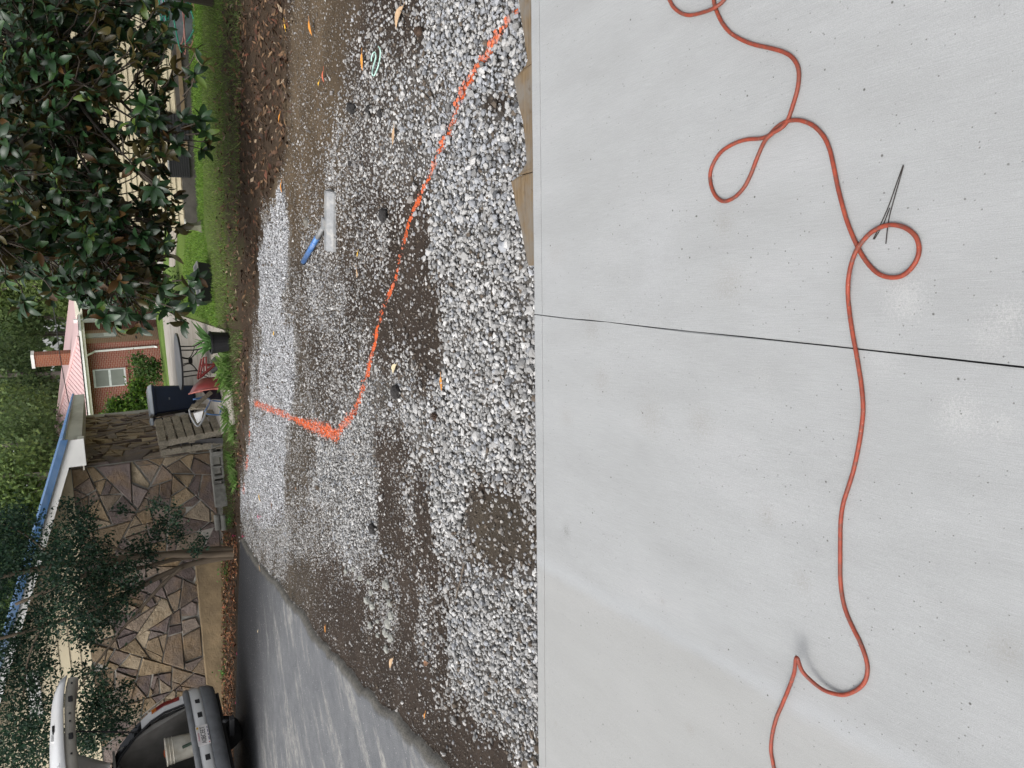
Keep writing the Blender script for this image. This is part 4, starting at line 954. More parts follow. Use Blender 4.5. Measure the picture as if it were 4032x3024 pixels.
# ------------------------------------------------------------------ cream sided house on the right
SY = 14.5; SA = math.radians(13)
S0 = P(600, 903, SY); S0[2] = 0; e1 = np.array([math.cos(SA), -math.sin(SA), 0]); e2 = np.array([math.sin(SA), math.cos(SA), 0]); SF = [e1, e2, uz]
def S(a, b, z): return S0+e1*a+e2*b+uz*z              # a: along the front to the right, b: back
def to_s(x, y): 
    r = ray(x, y); tt = ((S0-CAM)@e2)/(r@e2); p = CAM+r*tt; return (p-S0)@e1, p[2]
zL = to_s(738, 800)[1]; stepA, _ = to_s(720, 600); zR = to_s(704, 330)[1]
sh = empty('sided_house', S(3, 3, zL), 'cream lap sided house on dark foundation behind the magnolia', 'house')
found_m = simple('dark_foundation', (.075, .068, .06), .95, 0, .3, 5, .4, 40)
MB().box(S(6.02, 4.05, 1.4), (12, 8, 4.6), SF).build('wall', siding_m, sh)
MB().box(S(6.04, 3.98, zL-.25), (11.9, 8, .62), SF).build('foundation', found_m, sh)
lw = .088
def lap(a0, a1, z):
    mb = MB().prism([S(a0, .04, z), S(a1, .04, z), S(a1, .04, z+lw), S(a0, .04, z+lw)], [S(a0, -.008, z), S(a1, -.008, z), S(a1, .014, z+lw), S(a0, .014, z+lw)])
    mb.f = [f[::-1] for f in mb.f]; mb.build('siding_board', siding_m, sh)
z = zR
while z < 3.6: lap(.07, 11.9, z); z += lw
z = zR-lw
while z > zL-.02: lap(.07, stepA, z); z -= lw
MB().box(S(.03, .02, (zL+3.6)/2), (.10, .09, 3.6-zL), SF).build('corner_post', siding_m, sh)
MB().box(S(stepA+4, -.015, zR-.03), (8, .07, .06), SF).build('sill', simple('brown_sill', (.20, .145, .085), .8), sh)
MB().box(S(5.6, 3.6, 3.72), (13, 9.2, .18), SF).build('roof', simple('grey_shingle', (.09, .09, .09), .9, 0, .3, 20), sh)
dv = simple('dark_vent', (.022, .022, .024), .6)
for (x0, x1, y0, y1) in ((628, 738, 452, 552), (668, 742, 606, 698)):
    a, b = to_s(x0, y1), to_s(x1, y0); ca, cz = (a[0]+b[0])/2, (a[1]+b[1])/2; w_, h_ = b[0]-a[0], a[1]-b[1]
    vt = MB().box(S(ca, -.03, cz), (w_, .06, h_), SF).build('crawlspace_vent', dv, sh)
    for q in range(9): MB().box(S(ca, -.066, cz-h_/2+h_*(q+.5)/9), (w_*.94, .014, h_/9*.55), SF).build('louver', dv, vt)
    MB().box(S(ca, -.07, cz+h_/2+.012), (w_*1.04, .03, .024), SF).build('vent_frame', simple('grey_frame', (.28, .28, .28), .6), vt)

# ------------------------------------------------------------------ red brick house in the distance
RA = math.radians(24); C0 = P(622, 1338, 40.0); C0[2] = float(zg(C0[0], C0[1]))
wl_ = np.array([-math.cos(RA), math.sin(RA), 0]); wr_ = np.array([math.sin(RA), math.cos(RA), 0])
def R(a, b, z): return C0+wl_*a+wr_*b+uz*z            # a: left along the long wall, b: back along the side wall
def bricks(name, c1, c2, mort, rough=.85):
    t = NT(name); gg = t.n('NewGeometry'); sp = t.n('SeparateXYZ'); t.l(gg.outputs['Position'], sp.inputs[0])
    # run along the wall: use whichever horizontal axis the face follows
    u = t.math('ADD', t.math('MULTIPLY', sp.outputs[0], float(wl_[0]-wr_[0]*.0+.0)), t.math('MULTIPLY', sp.outputs[1], float(wl_[1])))
    u2 = t.math('ADD', t.math('MULTIPLY', sp.outputs[0], float(wr_[0])), t.math('MULTIPLY', sp.outputs[1], float(wr_[1])))
    nd = t.n('VectorMath', operation='DOT_PRODUCT'); t.l(gg.outputs['Normal'], nd.inputs[0]); nd.inputs[1].default_value = tuple(wl_)
    side = t.math('GREATER_THAN', t.math('ABSOLUTE', nd.outputs['Value']), .7)
    uu = t.math('ADD', t.math('MULTIPLY', u, t.math('SUBTRACT', 1.0, side)), t.math('MULTIPLY', u2, side))
    cb = t.n('CombineXYZ'); t.l(uu, cb.inputs[0]); t.l(sp.outputs[2], cb.inputs[1])
    br = t.n('TexBrick'); t.l(cb.outputs[0], br.inputs['Vector']); br.inputs['Scale'].default_value = 1.0
    br.inputs['Brick Width'].default_value = .215; br.inputs['Row Height'].default_value = .0735; br.inputs['Mortar Size'].default_value = .008; br.inputs['Mortar Smooth'].default_value = .3; br.inputs['Bias'].default_value = -.3
    br.inputs['Color1'].default_value = (*c1, 1); br.inputs['Color2'].default_value = (*c2, 1); br.inputs['Mortar'].default_value = (*mort, 1)
    cc = t.mix(.35, br.outputs['Color'], t.ramp(t.noise(t.coord(), 1.1, 5), [(.3, .7), (.7, 1.25)]), 'MULTIPLY')
    t.bump(br.outputs['Fac'], -.4, .01); return t.fin(cc, rough, 0, .2)
red_b = bricks('red_brick', (0.165, 0.046, 0.032), (0.116, 0.038, 0.028), (0.270, 0.203, 0.158)); tan_b = bricks('tan_brick', (0.312, 0.180, 0.114), (0.276, 0.156, 0.096), (0.396, 0.312, 0.252)); chim_b = bricks('orange_brick', (0.216, 0.066, 0.033), (0.150, 0.045, 0.027), (0.252, 0.198, 0.144))
cream = simple('cream_trim', (.60, .57, .48), .6, 0, .08, 2); pink = simple('pink_metal_roof', (.62, .43, .42), .45, .1, .05, 2)
eave = 3.12
rh = empty('brick_house', R(5, 4, 0), 'distant red brick house with pink metal hip roof', 'house')
MB().hexa([R(0, 0, -.6), R(0, 14, -.6), R(16, 14, -.6), R(16, 0, -.6), R(0, 0, eave), R(0, 14, eave), R(16, 14, eave), R(16, 0, eave)]).build('wall', red_b, rh)
MB().hexa([R(-.012, .02, -.6), R(-.012, 2.0, -.6), R(.05, 2.0, -.6), R(.05, .02, -.6), R(-.012, .02, eave-.02), R(-.012, 2.0, eave-.02), R(.05, 2.0, eave-.02), R(.05, .02, eave-.02)]).build('side_wall', tan_b, rh)
for q in range(2): MB().box(R(-.02, .55+.7*q, .95-.1*q), (.02, .4, .06), [wl_, wr_, uz]).build('foundation_vent', dv, rh)
sw = MB().box(R(-.03, 1.05, 2.55), (.06, .62, 1.5), [wl_, wr_, uz]).build('side_window', simple('pale_blind', (.42, .41, .39), .6), rh)
MB().box(R(-.05, 1.05, 2.05), (.05, .5, .5), [wl_, wr_, uz]).build('window_unit', white_paint, sw)
# window in the long wall
wq = [P(x, y, 40.6) for x, y in ((364, 1457), (470, 1449), (477, 1510), (372, 1518))]; aw = [(p-C0)@wl_ for p in wq]
wa0, wa1, wz0, wz1 = 1.28, 2.18, 1.55, 2.92
win = MB().box(R((wa0+wa1)/2, -.02, (wz0+wz1)/2), (wa1-wa0, .04, wz1-wz0), [wl_, wr_, uz]).build('window', simple('window_frame_grey', (.42, .44, .43), .5), rh)
scr = simple('window_screen', (.13, .14, .125), .35, 0, .12, 3)
for q in range(2): MB().box(R((wa0+wa1)/2, -.045, wz0+.08+(.65 if q else 0)+.28), (wa1-wa0-.1, .012, .55), [wl_, wr_, uz]).build('pane', scr, win)
MB().box(R((wa0+wa1)/2, -.04, wz0-.05), (wa1-wa0+.1, .1, .11), [wl_, wr_, uz]).build('window_sill', red_b, win)
w2 = MB().box(R(5.6, -.02, 2.5), (1.4, .04, 1.2), [wl_, wr_, uz]).build('window', simple('window_frame_grey', (.4, .4, .4)), rh)
MB().box(R(5.6, -.045, 2.5), (1.28, .012, 1.08), [wl_, wr_, uz]).build('pane', simple('window_dark_green', (.10, .13, .11), .3), w2)
MB().box(R(7.6, -.25, eave-.02), (16.8, .5, .05), [wl_, wr_, uz]).build('soffit', cream, rh)
MB().box(R(7.6, -.49, eave+.07), (16.9, .03, .17), [wl_, wr_, uz]).build('fascia', cream, rh)
gut = MB().box(R(7.6, -.56, eave+.13), (16.9, .12, .1), [wl_, wr_, uz]).build('gutter', white_paint, rh)
MB().box(R(-.48, 1.1, eave+.07), (.03, 3.1, .17), [wl_, wr_, uz]).build('fascia', cream, rh)
MB().box(R(-.55, 1.1, eave+.13), (.12, 3.2, .1), [wl_, wr_, uz]).build('gutter', white_paint, rh)
MB().box(R(-.24, 1.1, eave-.02), (.47, 3.1, .05), [wl_, wr_, uz]).build('soffit', cream, rh)
MB().tube([R(.42, -.5, eave+.06), R(.38, -.2, eave-.28), R(.36, -.08, eave-.36), R(.30, -.08, .25), R(.30, -.2, .12)], .05, 4).build('downspout', white_paint, rh)
for q in range(5): MB().box(R(1.1+1.25*q if q else .95, -.012, eave-.14), (.95, .03, .2), [wl_, wr_, uz]).build('soldier_course', red_b, rh)
ez, rz_, bk = eave+.20, eave+.20+1.8, 7.0
rp = [R(-.58, -.6, ez), R(16.6, -.6, ez), R(9.5, bk, rz_), R(7.5, bk, rz_), R(-.58, 14.6, ez), R(16.6, 14.6, ez)]
mb = MB().add([*rp], [(0, 1, 2, 3), (0, 3, 4), (1, 5, 2), (3, 2, 5, 4)]); mb.add([p-uz*.05 for p in rp], [(0, 4, 5, 1)])
hroof = mb.build('roof', pink, rh)
MB().box(R(8, -.615, ez-.01), (17.2, .02, .05), [wl_, wr_, uz]).build('roof_edge', simple('black_gap', (.015, .015, .015), .8), hroof)
nr_ = np.cross(rp[1]-rp[0], rp[3]-rp[0]); nr_ /= np.linalg.norm(nr_); nr_ = nr_ if nr_[2] > 0 else -nr_
for q in range(60):                                    # standing ribs, running up the slope to the hip
    a = -.4+q*.28
    top_u = min(1.0, max(.02, (a+.58)/8.08)); b_ = -.6+(bk+.6)*top_u; z_ = ez+1.8*top_u
    s_, e_ = R(a, -.6, ez), R(a, b_, z_)
    MB().prism([s_-wl_*.02, s_+wl_*.02, s_+wl_*.012+nr_*.035, s_-wl_*.012+nr_*.035], [e_-wl_*.02, e_+wl_*.02, e_+wl_*.012+nr_*.035, e_-wl_*.012+nr_*.035]).build('roof_rib', pink, hroof)
MB().tube([rp[0]+uz*.02, rp[3]+uz*.02, rp[2]+uz*.02], .07, 5).build('ridge_cap', pink, hroof)
ch = P(300, 1405, 44.0); top = P(132, 1408, 44.0)
cs = MB().box((ch[0], 44, (ch[2]-2+top[2])/2), (.60, .55, top[2]-ch[2]+2), [wl_, wr_, uz]).build('chimney', chim_b, hroof)
MB().box((ch[0], 44, top[2]+.03), (.70, .65, .14), [wl_, wr_, uz]).build('chimney_cap', white_paint, hroof)
# dark red porch beyond the corner
por = empty('porch', R(-.6, 3.6, 0), 'dark red wooden porch with a white post beside the brick house', 'porch'); rw = simple('dark_red_wood', (.10, .025, .022), .7, 0, .3, 4)
MB().box(R(-.5, 2.02, 1.5), (.16, .14, 4.0), [wl_, wr_, uz]).build('post', white_paint, por)
for q in range(4): MB().box(R(-1.2-.9*q, 3.2, 1.4), (.14, .14, 3.9), [wl_, wr_, uz]).build('post', rw, por)
for q in range(4): MB().box(R(-2.2, 3.3, .6+.75*q), (4.2, .08, .18), [wl_, wr_, uz]).build('rail', rw, por)
for q in range(12): MB().box(R(-.6-.3*q, 3.36, 2.2), (.05, .04, 1.7), [wl_, wr_, uz]).build('baluster', rw, por)
MB().box(R(-2.2, 4.0, 3.25), (5, 2.6, .3), [wl_, wr_, uz]).build('beam', cream, por)
# blue-and-white striped wall glimpsed between the leaves, far off
bs_ = empty('blue_shed', P(455, 968, 52), 'blue and white striped shed far behind the magnolia', 'shed'); a, b = P(360, 1010, 52), P(450, 935, 52)
pb, pw = simple('shed_blue', (.10, .22, .45), .6), simple('shed_white', (.55, .58, .62), .6)
MB().box(((a[0]+b[0])/2, 53.1, (a[2]+b[2])/2-.6), (b[0]-a[0], 2, a[2]-b[2]+1.2)).build('wall', pw, bs_)
for q in range(4): MB().box(((a[0]+b[0])/2, 52.08, b[2]+(a[2]-b[2])*(q+.5)/4), (b[0]-a[0]-.04, .05, (a[2]-b[2])/8)).build('blue_board', pb, bs_)
MB().box(((a[0]+b[0])/2, 53, a[2]+.08), (b[0]-a[0]+.4, 2.6, .14)).build('roof', simple('grey_shingle', (.1, .1, .1)), bs_)
# cable sagging across in front of the trees
cb_ = [P(x, y, d_) for x, y, d_ in ((185, 1110, 24), (215, 1240, 24.5), (232, 1370, 25), (250, 1480, 25.5), (268, 1570, 24.5), (292, 1680, 24))]
tag(MB().tube(catmull(cb_, 5), .012, 5).build('overhead_cable', simple('black_cable', (.02, .02, .02), .6)), 'thin black overhead cable crossing in front of the brick chimney', 'cable')

# ------------------------------------------------------------------ things stored beside the stone house
cinder = simple('cinder_block', (.225, .22, .20), .95, 0, .2, 14, .5, 120, (.12, .115, .10))
def block_mesh(hollow=True):
    L, Wd, Hh = .39, .19, .19; w = .032; mb = MB()     # cores run along Y
    if hollow:
        for x in (-L/2+w/2, 0, L/2-w/2): mb.box((x, 0, Hh/2), (w, Wd, Hh))
        for x in (-L/4+.001, L/4-.001):
            for z in (w/2, Hh-w/2): mb.box((x, 0, z), (L/2-w*1.5+.0, Wd-.004, w))
    return mb
def place_block(px, py, dist, ang, lab, solid=False, tilt=0.0, half=False):
    p = P(px, py, dist); p[2] = float(zg(p[0], p[1]))+.005
    mb = MB()
    if solid:
        mb.box((0, 0, .095), (.39, .19, .19)); mb.box((-.06, -.097, .095), (.006, .004, .19))
    else: mb = block_mesh()
    ca, sa = math.cos(ang), math.sin(ang)
    V = np.array(mb.v)
    if half: V[:, 0] *= .52
    if tilt: V = np.stack([V[:, 0]*math.cos(tilt)-V[:, 2]*math.sin(tilt), V[:, 1], V[:, 0]*math.sin(tilt)+V[:, 2]*math.cos(tilt)], 1); V[:, 2] -= V[:, 2].min()
    V = np.stack([V[:, 0]*ca-V[:, 1]*sa, V[:, 0]*sa+V[:, 1]*ca, V[:, 2]], 1)+p
    mb.v = [tuple(v) for v in V]
    return tag(mb.build('concrete_block', cinder, bevel=.004), lab, 'concrete block', 'concrete blocks along the stone wall')
place_block(890, 1765, 13.9, .5, 'hollow concrete block nearest the leaning pallets', half=True)
place_block(888, 1730, 13.75, .15, 'hollow concrete block standing askew behind the end of the row', half=True, tilt=.15)
place_block(893, 1830, 14.0, -.1, 'hollow concrete block with open cores in the middle of the row', half=False)
place_block(895, 1886, 14.05, -.1, 'hollow concrete block next to the plain-faced one', half=True)
place_block(895, 1945, 14.0, .02, 'plain-faced concrete block lying between hollow blocks and paving caps', solid=True)
tilt_p = P(850, 1755, 13.95)
mb = MB().prism([tilt_p+np.array(v) for v in ((-.10, -.1, 0), (.10, -.1, .02), (.06, -.1, .20), (-.02, -.1, .24))], [tilt_p+np.array(v) for v in ((-.10, .09, 0), (.10, .09, .02), (.06, .09, .20), (-.02, .09, .24))]); mb.f = [f[::-1] for f in mb.f]
tag(mb.build('broken_block', cinder, bevel=.004), 'broken wedge of concrete block resting on top of the row', 'concrete block', 'concrete blocks along the stone wall')
for k, (x_, y_) in enumerate(((880, 2028), (897, 2030))):
    p = P(x_, y_, 14.0); z0_ = float(zg(p[0], p[1]))+.02+(.10 if k == 0 else 0); L = .24
    ring = [(math.cos(a)*.045, math.sin(a)*.052) for a in np.linspace(0, 2*math.pi, 13)[:-1]]
    mb = MB().prism([(p[0]-L, p[1]+c_, z0_+.05+s_) for c_, s_ in ring], [(p[0]+L*.1, p[1]+c_, z0_+.05+s_) for c_, s_ in ring])
    tag(mb.build('paving_cap', cinder, bevel=.008), ('upper' if k == 0 else 'lower')+' rounded concrete edging piece of two stacked by the wall', 'edging', 'rounded edging pieces')

# pallets and a board leaning on the side wall
t = NT('weathered_pallet_wood'); pv = t.coord(); g_ = t.noise(t.coord((9, 1.2, 9)), 4, 6, .7)
cc = t.ramp(g_, [(.3, (0.155, 0.135, 0.105)), (.55, (0.290, 0.257, 0.203)), (.75, (0.392, 0.358, 0.297))]); cc = t.mix(t.ramp(t.noise(pv, 5, 4), [(.5, 0.0), (.7, .6)]), cc, (.09, .082, .062)); t.bump(g_, .5, .01)
pallet_m = t.fin(cc, .9, 0, .15)
def pallet(c_tl, c_tr, c_bl, nrm, lab, nsl=7):
    """corners: top-left, top-right, bottom-left; slats run left-right"""
    e = empty('wooden_pallet', c_bl, lab, 'pallet', 'pallets leaning on the stone wall')
    ux = c_tr-c_tl; W = np.linalg.norm(ux); ux /= W; dn = c_bl-c_tl; Hh = np.linalg.norm(dn); dn /= Hh; nn = np.cross(ux, dn); nn /= np.linalg.norm(nn); nn = nn if nn@nrm > 0 else -nn
    for q in range(nsl):
        s_ = Hh/nsl; c = c_tl+ux*W/2+dn*(s_*(q+.46))+nn*(.0+random.uniform(-.004, .004)); a = random.uniform(-.012, .012)
        MB().box(c, (W, s_*.80, .018), [ux*math.cos(a)+dn*math.sin(a), dn*math.cos(a)-ux*math.sin(a), nn]).build('slat', pallet_m, e)
    for u_ in (.03, .5, .97): MB().box(c_tl+ux*W*u_+dn*Hh/2-nn*.055, (.038, Hh, .088), [ux, dn, nn]).build('stringer', pallet_m, e)
    for q in range(3): MB().box(c_tl+ux*W/2+dn*Hh*(.06+.44*q)-nn*.11, (W, .1, .018), [ux, dn, nn]).build('back_slat', pallet_m, e)
TL, TR, BL = P(625, 1742, 13.45), P(606, 1655, 14.5), P(900, 1690, 13.55)
BL[2] = float(zg(BL[0], BL[1]))
pallet(TL, TR, BL, np.array([1, -.3, 0]), 'grey weathered pallet leaning in front with its slats facing out')
off_ = np.array([-.14, .06, -.02]); TL2 = TL+off_; TR2 = TR+off_; BL2 = BL+np.array([-.2, .1, 0]); pallet(TL2, TR2, BL2, np.array([1, -.3, 0]), 'grey pallet hidden behind the front one against the stone side wall', 6)
bq = [P(650, 1760, 13.75), P(690, 1738, 13.6), P(895, 1722, 13.5), P(895, 1740, 13.6)]
mb = MB().prism([p for p in bq], [p+np.array([-.015, .02, 0]) for p in bq]); tag(mb.build('plywood_sheet', simple('dark_plywood', (.06, .058, .06), .8)), 'dark sheet of board leaning between pallets and stone wall', 'board')

# wheeled bins
def bin_(px_l, px_r, vtop, vbot, dist, lab, ang):
    pl, pr = P((vtop+vbot)/2, px_l, dist), P((vtop+vbot)/2, px_r, dist); c = (pl+pr)/2; zt = P(vtop, (px_l+px_r)/2, dist)[2]; w = abs(pr[0]-pl[0]); z0 = float(zg(c[0], c[1]))+.03
    e = empty('wheeled_bin', (c[0], c[1], z0), lab, 'bin', 'wheeled bins by the stone house'); ca, sa = math.cos(ang), math.sin(ang); ax = [np.array([ca, sa, 0]), np.array([-sa, ca, 0]), uz]
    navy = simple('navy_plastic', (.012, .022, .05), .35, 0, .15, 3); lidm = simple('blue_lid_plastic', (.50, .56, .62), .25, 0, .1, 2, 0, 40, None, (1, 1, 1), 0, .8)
    cc = np.array([c[0], c[1], 0]); hb = zt-z0-.08
    def rg(s, z): return [cc+ax[0]*x*w*s/2+ax[1]*y*w*s*.56+uz*(z0+z) for x, y in ((-1, -.9), (-.9, -1), (.9, -1), (1, -.9), (1, .9), (.9, 1), (-.9, 1), (-1, .9))]
    MB().prism(rg(.80, .02), rg(.97, hb)).build('body', navy, e)
    MB().prism(rg(1.02, hb-.05), rg(1.05, hb)).build('rim', navy, e, bevel=.008)
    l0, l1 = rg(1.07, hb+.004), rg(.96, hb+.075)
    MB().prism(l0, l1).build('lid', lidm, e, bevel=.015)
    MB().tube([cc-ax[0]*w*.42+ax[1]*w*.62+uz*(z0+hb-.03), cc+ax[0]*w*.42+ax[1]*w*.62+uz*(z0+hb-.03)], .014, 8).build('handle', navy, e)
    for s_ in (-1, 1):
        wc = cc+ax[0]*w*.40*s_+ax[1]*w*.52+uz*(z0+.09)
        MB().lathe(wc, [(.09, -.025), (.10, -.015), (.10, .015), (.09, .025)], 18, [ax[1], uz, ax[0]]).build('wheel', simple('black_rubber', (.02, .02, .022), .7), e)
    MB().box(cc-ax[1]*w*.505+uz*(z0+hb*.62), (.05, .006, .03), ax).build('emblem', simple('grey_emblem', (.16, .17, .19), .6), e)
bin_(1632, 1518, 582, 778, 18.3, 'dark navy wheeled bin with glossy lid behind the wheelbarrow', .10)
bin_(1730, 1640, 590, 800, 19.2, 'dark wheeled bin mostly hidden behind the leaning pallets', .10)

# patio table
pc = P(703, 1424, 14.3); e = empty('patio_table', (pc[0], pc[1], float(zg(pc[0], pc[1]))), 'round black metal patio table on the concrete driveway', 'table')
blk = simple('black_iron', (.018, .018, .02), .45, .4); topm = simple('dark_glass_top', (.05, .054, .062), .3, 0, .3, 6, 0, 40, (.10, .105, .115))
zt = pc[2]; g0 = float(zg(pc[0], pc[1]))
MB().lathe((pc[0], pc[1], zt), [(.40, -.012), (.47, -.01), (.485, .0), (.48, .012), (.42, .014), (.0, .014)], 40).build('table_top', topm, e)
MB().lathe((pc[0], pc[1], zt), [(.475, -.022), (.492, -.02), (.494, .008), (.478, .0105)], 40).build('rim', blk, e)
for k in range(4):
    a = k*math.pi/2+.55; dx, dy = math.cos(a), math.sin(a)
    MB().tube(catmull([(pc[0]+dx*.33, pc[1]+dy*.33, zt-.02), (pc[0]+dx*.31, pc[1]+dy*.31, zt-.26), (pc[0]+dx*.34, pc[1]+dy*.34, g0+.16), (pc[0]+dx*.42, pc[1]+dy*.42, g0+.045), (pc[0]+dx*.46, pc[1]+dy*.46, g0+.03)], 4), .011, 7).build('leg', blk, e)
    MB().tube(catmull([(pc[0]+dx*.31, pc[1]+dy*.31, g0+.22), (pc[0]+dx*.2, pc[1]+dy*.2, g0+.25), (pc[0]+dx*.06, pc[1]+dy*.06, zt-.17), (pc[0]+dx*.12, pc[1]+dy*.12, zt-.02)], 4), .008, 6).build('brace', blk, e)
MB().lathe((pc[0], pc[1], zt-.22), [(.05, 0), (.06, .02), (.05, .06)], 10).build('hub', blk, e)

# red wheelbarrow tipped on its side
rd = simple('red_painted_steel', (.17, .028, .026), .38, .1, .2, 4, 0, 40, (.12, .03, .025)); D_ = 13.0
wb = empty('wheelbarrow', G(890, 1500), 'red steel wheelbarrow tipped onto its side in the grass', 'wheelbarrow')
rimc, botc = P(822, 1536, D_), P(835, 1488, D_)
rz = (P(746, 1534, D_)[2]-P(898, 1536, D_)[2])/2; bz = (P(795, 1487, D_)[2]-P(890, 1490, D_)[2])/2*.9
def oval(c, ry, rz_, sk=0.0, n=28): return [c+np.array([sk*math.sin(a), ry*np.sign(math.cos(a))*abs(math.cos(a))**.6, rz_*np.sign(math.sin(a))*abs(math.sin(a))**.6]) for a in np.linspace(0, 2*math.pi, n+1)[:-1]]
r0_, r1_, r2_ = oval(rimc, .40, rz, -.03), oval(rimc+(botc-rimc)*.55, .36, rz*.88, -.02), oval(botc, .27, bz)
n = 28; mb = MB().add(r0_+r1_+r2_, [(k*n+i, k*n+(i+1) % n, (k+1)*n+(i+1) % n, (k+1)*n+i) for k in (0, 1) for i in range(n)]+[tuple(range(2*n, 3*n))])
o = mb.build('tray', rd, wb, smooth=True); md = o.modifiers.new('thick', 'SOLIDIFY'); md.thickness = .004
MB().tube(r0_+[r0_[0]], .011, 6, False).build('rim', simple('worn_red_rim', (.36, .12, .10), .5), wb)
for dy in (-.17, .17):
    q = [P(x, y, D_)+np.array([0, dy, 0]) for x, y in ((800, 1482), (838, 1442), (845, 1440), (885, 1406))]; MB().tube([P(782, 1490, D_)+np.array([0, dy, 0]), q[1]], .018, 4).build('handle', rd, wb)
    MB().tube([P(782, 1488, D_)+np.array([0, dy, 0]), P(797, 1410, D_)+np.array([0, dy, 0]), P(806, 1408, D_)+np.array([0, dy, 0]), P(808, 1460, D_)+np.array([0, dy, 0])], .014, 5).build('leg', rd, wb)
    MB().tube([P(790, 1436, D_)+np.array([0, dy, 0]), P(885, 1440, D_)+np.array([0, dy*.4, 0])], .013, 5).build('wheel_bracket', rd, wb)
wc = P(868, 1436, D_); wc[2] = max(wc[2], float(zg(wc[0], wc[1]))+.06)
tax = np.array([.25, -.2, .95]); tax /= np.linalg.norm(tax); tx1 = np.cross(tax, [1, 0, 0]); tx1 /= np.linalg.norm(tx1); tx2 = np.cross(tax, tx1)
MB().lathe(wc, [(.07, -.035), (.115, -.045), (.14, -.02), (.14, .02), (.115, .045), (.07, .035)], 22, [tx1, tx2, tax]).build('wheel', simple('grey_rubber', (.05, .05, .052), .75), wb, smooth=True)
MB().lathe(wc, [(.02, -.05), (.075, -.03), (.075, .03), (.02, .05)], 14, [tx1, tx2, tax]).build('wheel_hub', rd, wb)

# overturned chair with blue frame, boards, foam
bluef = simple('blue_painted_tube', (.055, .12, .25), .45, .3, .25, 9, 0, 40, (.14, .14, .16)); D2 = 12.9
ch_ = empty('overturned_chair', G(905, 1605), 'overturned chair frame of blue steel tube beside the wheelbarrow', 'chair')
for pts, nm in (([(760,1572),(812,1568),(828,1576),(818,1600),(811,1628),(884,1634),(904,1628)], 'frame_tube'), ([(828,1576),(868,1580),(905,1577),(909,1600),(906,1632)], 'frame_tube'), ([(905,1577),(885,1600),(864,1628)], 'brace'), ([(890,1590),(870,1606),(866,1630)], 'brace')):
    MB().tube(catmull([P(x, y, D2+.0006*(y-1600)) for x, y in pts], 3), .013 if nm == 'frame_tube' else .007, 7).build(nm, bluef, ch_, smooth=True)
for pts in ([(760,1572),(900,1540),(906,1545),(905,1577)],): MB().tube(catmull([P(x, y, D2+.42) for x, y in pts], 3), .013, 7).build('frame_tube', bluef, ch_, smooth=True)
q = [P(795, 1538, D2+.3), P(905, 1542, D2+.3), P(900, 1576, D2+.02), P(826, 1572, D2+.02)]; MB().prism(q, [p+np.array([.02, .03, -.01]) for p in q]).build('seat', simple('faded_navy_seat', (.035, .05, .085), .6, 0, .3, 5), ch_)
def plank(pxq, d0, d1, mat, name, lab, cat, th=.022):
    q = [P(x, y, d_) for (x, y), d_ in zip(pxq, (d0, d0, d1, d1))]; nn = np.cross(q[1]-q[0], q[2]-q[0]); nn /= np.linalg.norm(nn); nn = nn if nn[1] > 0 else -nn
    return tag(MB().prism(q, [p+nn*th for p in q]).build(name, mat), lab, cat)
plank([(748,1604),(768,1606),(838,1548),(826,1538)], 12.7, 12.9, pallet_m, 'loose_plank', 'weathered plank lying slanted across the overturned chair', 'plank')
plank([(744,1610),(808,1606),(812,1590),(756,1590)], 12.72, 12.8, pallet_m, 'loose_plank', 'short dark plank end on the overturned chair', 'plank')
plank([(762,1628),(800,1618),(792,1655),(778,1668)], 12.66, 12.7, simple('white_foam', (.62, .62, .62), .7, 0, .15, 12), 'foam_piece', 'white broken foam slab beside the overturned chair', 'foam', .05)
q = [P(x, y, 12.68) for x, y in ((745,1612),(752,1640),(778,1678),(800,1650),(812,1618))]; tag(MB().tube(catmull(q, 4), .016, 6).build('grey_trim', simple('grey_trim_plastic', (.17, .175, .18), .5)), 'bent grey plastic trim around the white foam piece', 'trim')

# flower pot with spiky leaves
pp = G(905, 1345); pe = empty('flower_pot', pp, 'black plastic flower pot with spiky green leaves in the grass', 'plant pot')
MB().lathe(pp, [(.10, 0), (.135, .03), (.155, .24), (.165, .245), (.165, .27), (.145, .27), (.14, .22), (.0, .22)], 22).build('pot', simple('black_plastic', (.014, .014, .016), .4), pe)
n = 45; q = np.repeat((pp+np.array([0, 0, .22]))[None], n, 0)+np.concatenate([rng.normal(0, .05, (n, 2)), np.zeros((n, 1))], 1)
V_, F_, K_ = blades(q, rng.uniform(.12, .26, n), rng.uniform(.3, 1.5, n), np.array([(.11, .23, .07)])*rng.uniform(.7, 1.3, (n, 1))); link('leaves', npmesh('pot_leaves', V_-pp, F_, grassm, K_), pp, pe)

# tub with hoses, pedestal and black trough by the sided house
tb_px = G(745, 60); tb = P(745, 80, 13.2); tb[2] = float(zg(tb[0], tb[1]))
tub = empty('metal_tub', tb, 'round galvanized metal tub standing by the sided house', 'tub'); galv = simple('galvanized_steel', (.24, .26, .29), .4, .5, .2, 7)
MB().lathe(tb, [(.34, 0), (.35, .02), (.405, .42), (.42, .43), (.42, .45), (.395, .45), (.34, .05), (0, .05)], 32).build('shell', galv, tub, smooth=False)
MB().tube([tb+np.array([math.cos(a)*.42, math.sin(a)*.42, .44]) for a in np.linspace(0, 2*math.pi, 30)], .012, 6, False).build('rim', galv, tub)
def coil(c, r, z0_, z1_, turns, rad, mat, name, lab, fl=.12):
    pts = [c+np.array([math.cos(a)*(r+fl*math.sin(a*.37)), math.sin(a)*(r+fl*math.cos(a*.53)), z0_+(z1_-z0_)*abs(math.sin(a*.31))]) for a in np.linspace(0, turns*2*math.pi, int(26*turns))]
    return tag(MB().tube(pts, rad, 7).build(name, mat, smooth=True), lab, 'hose')
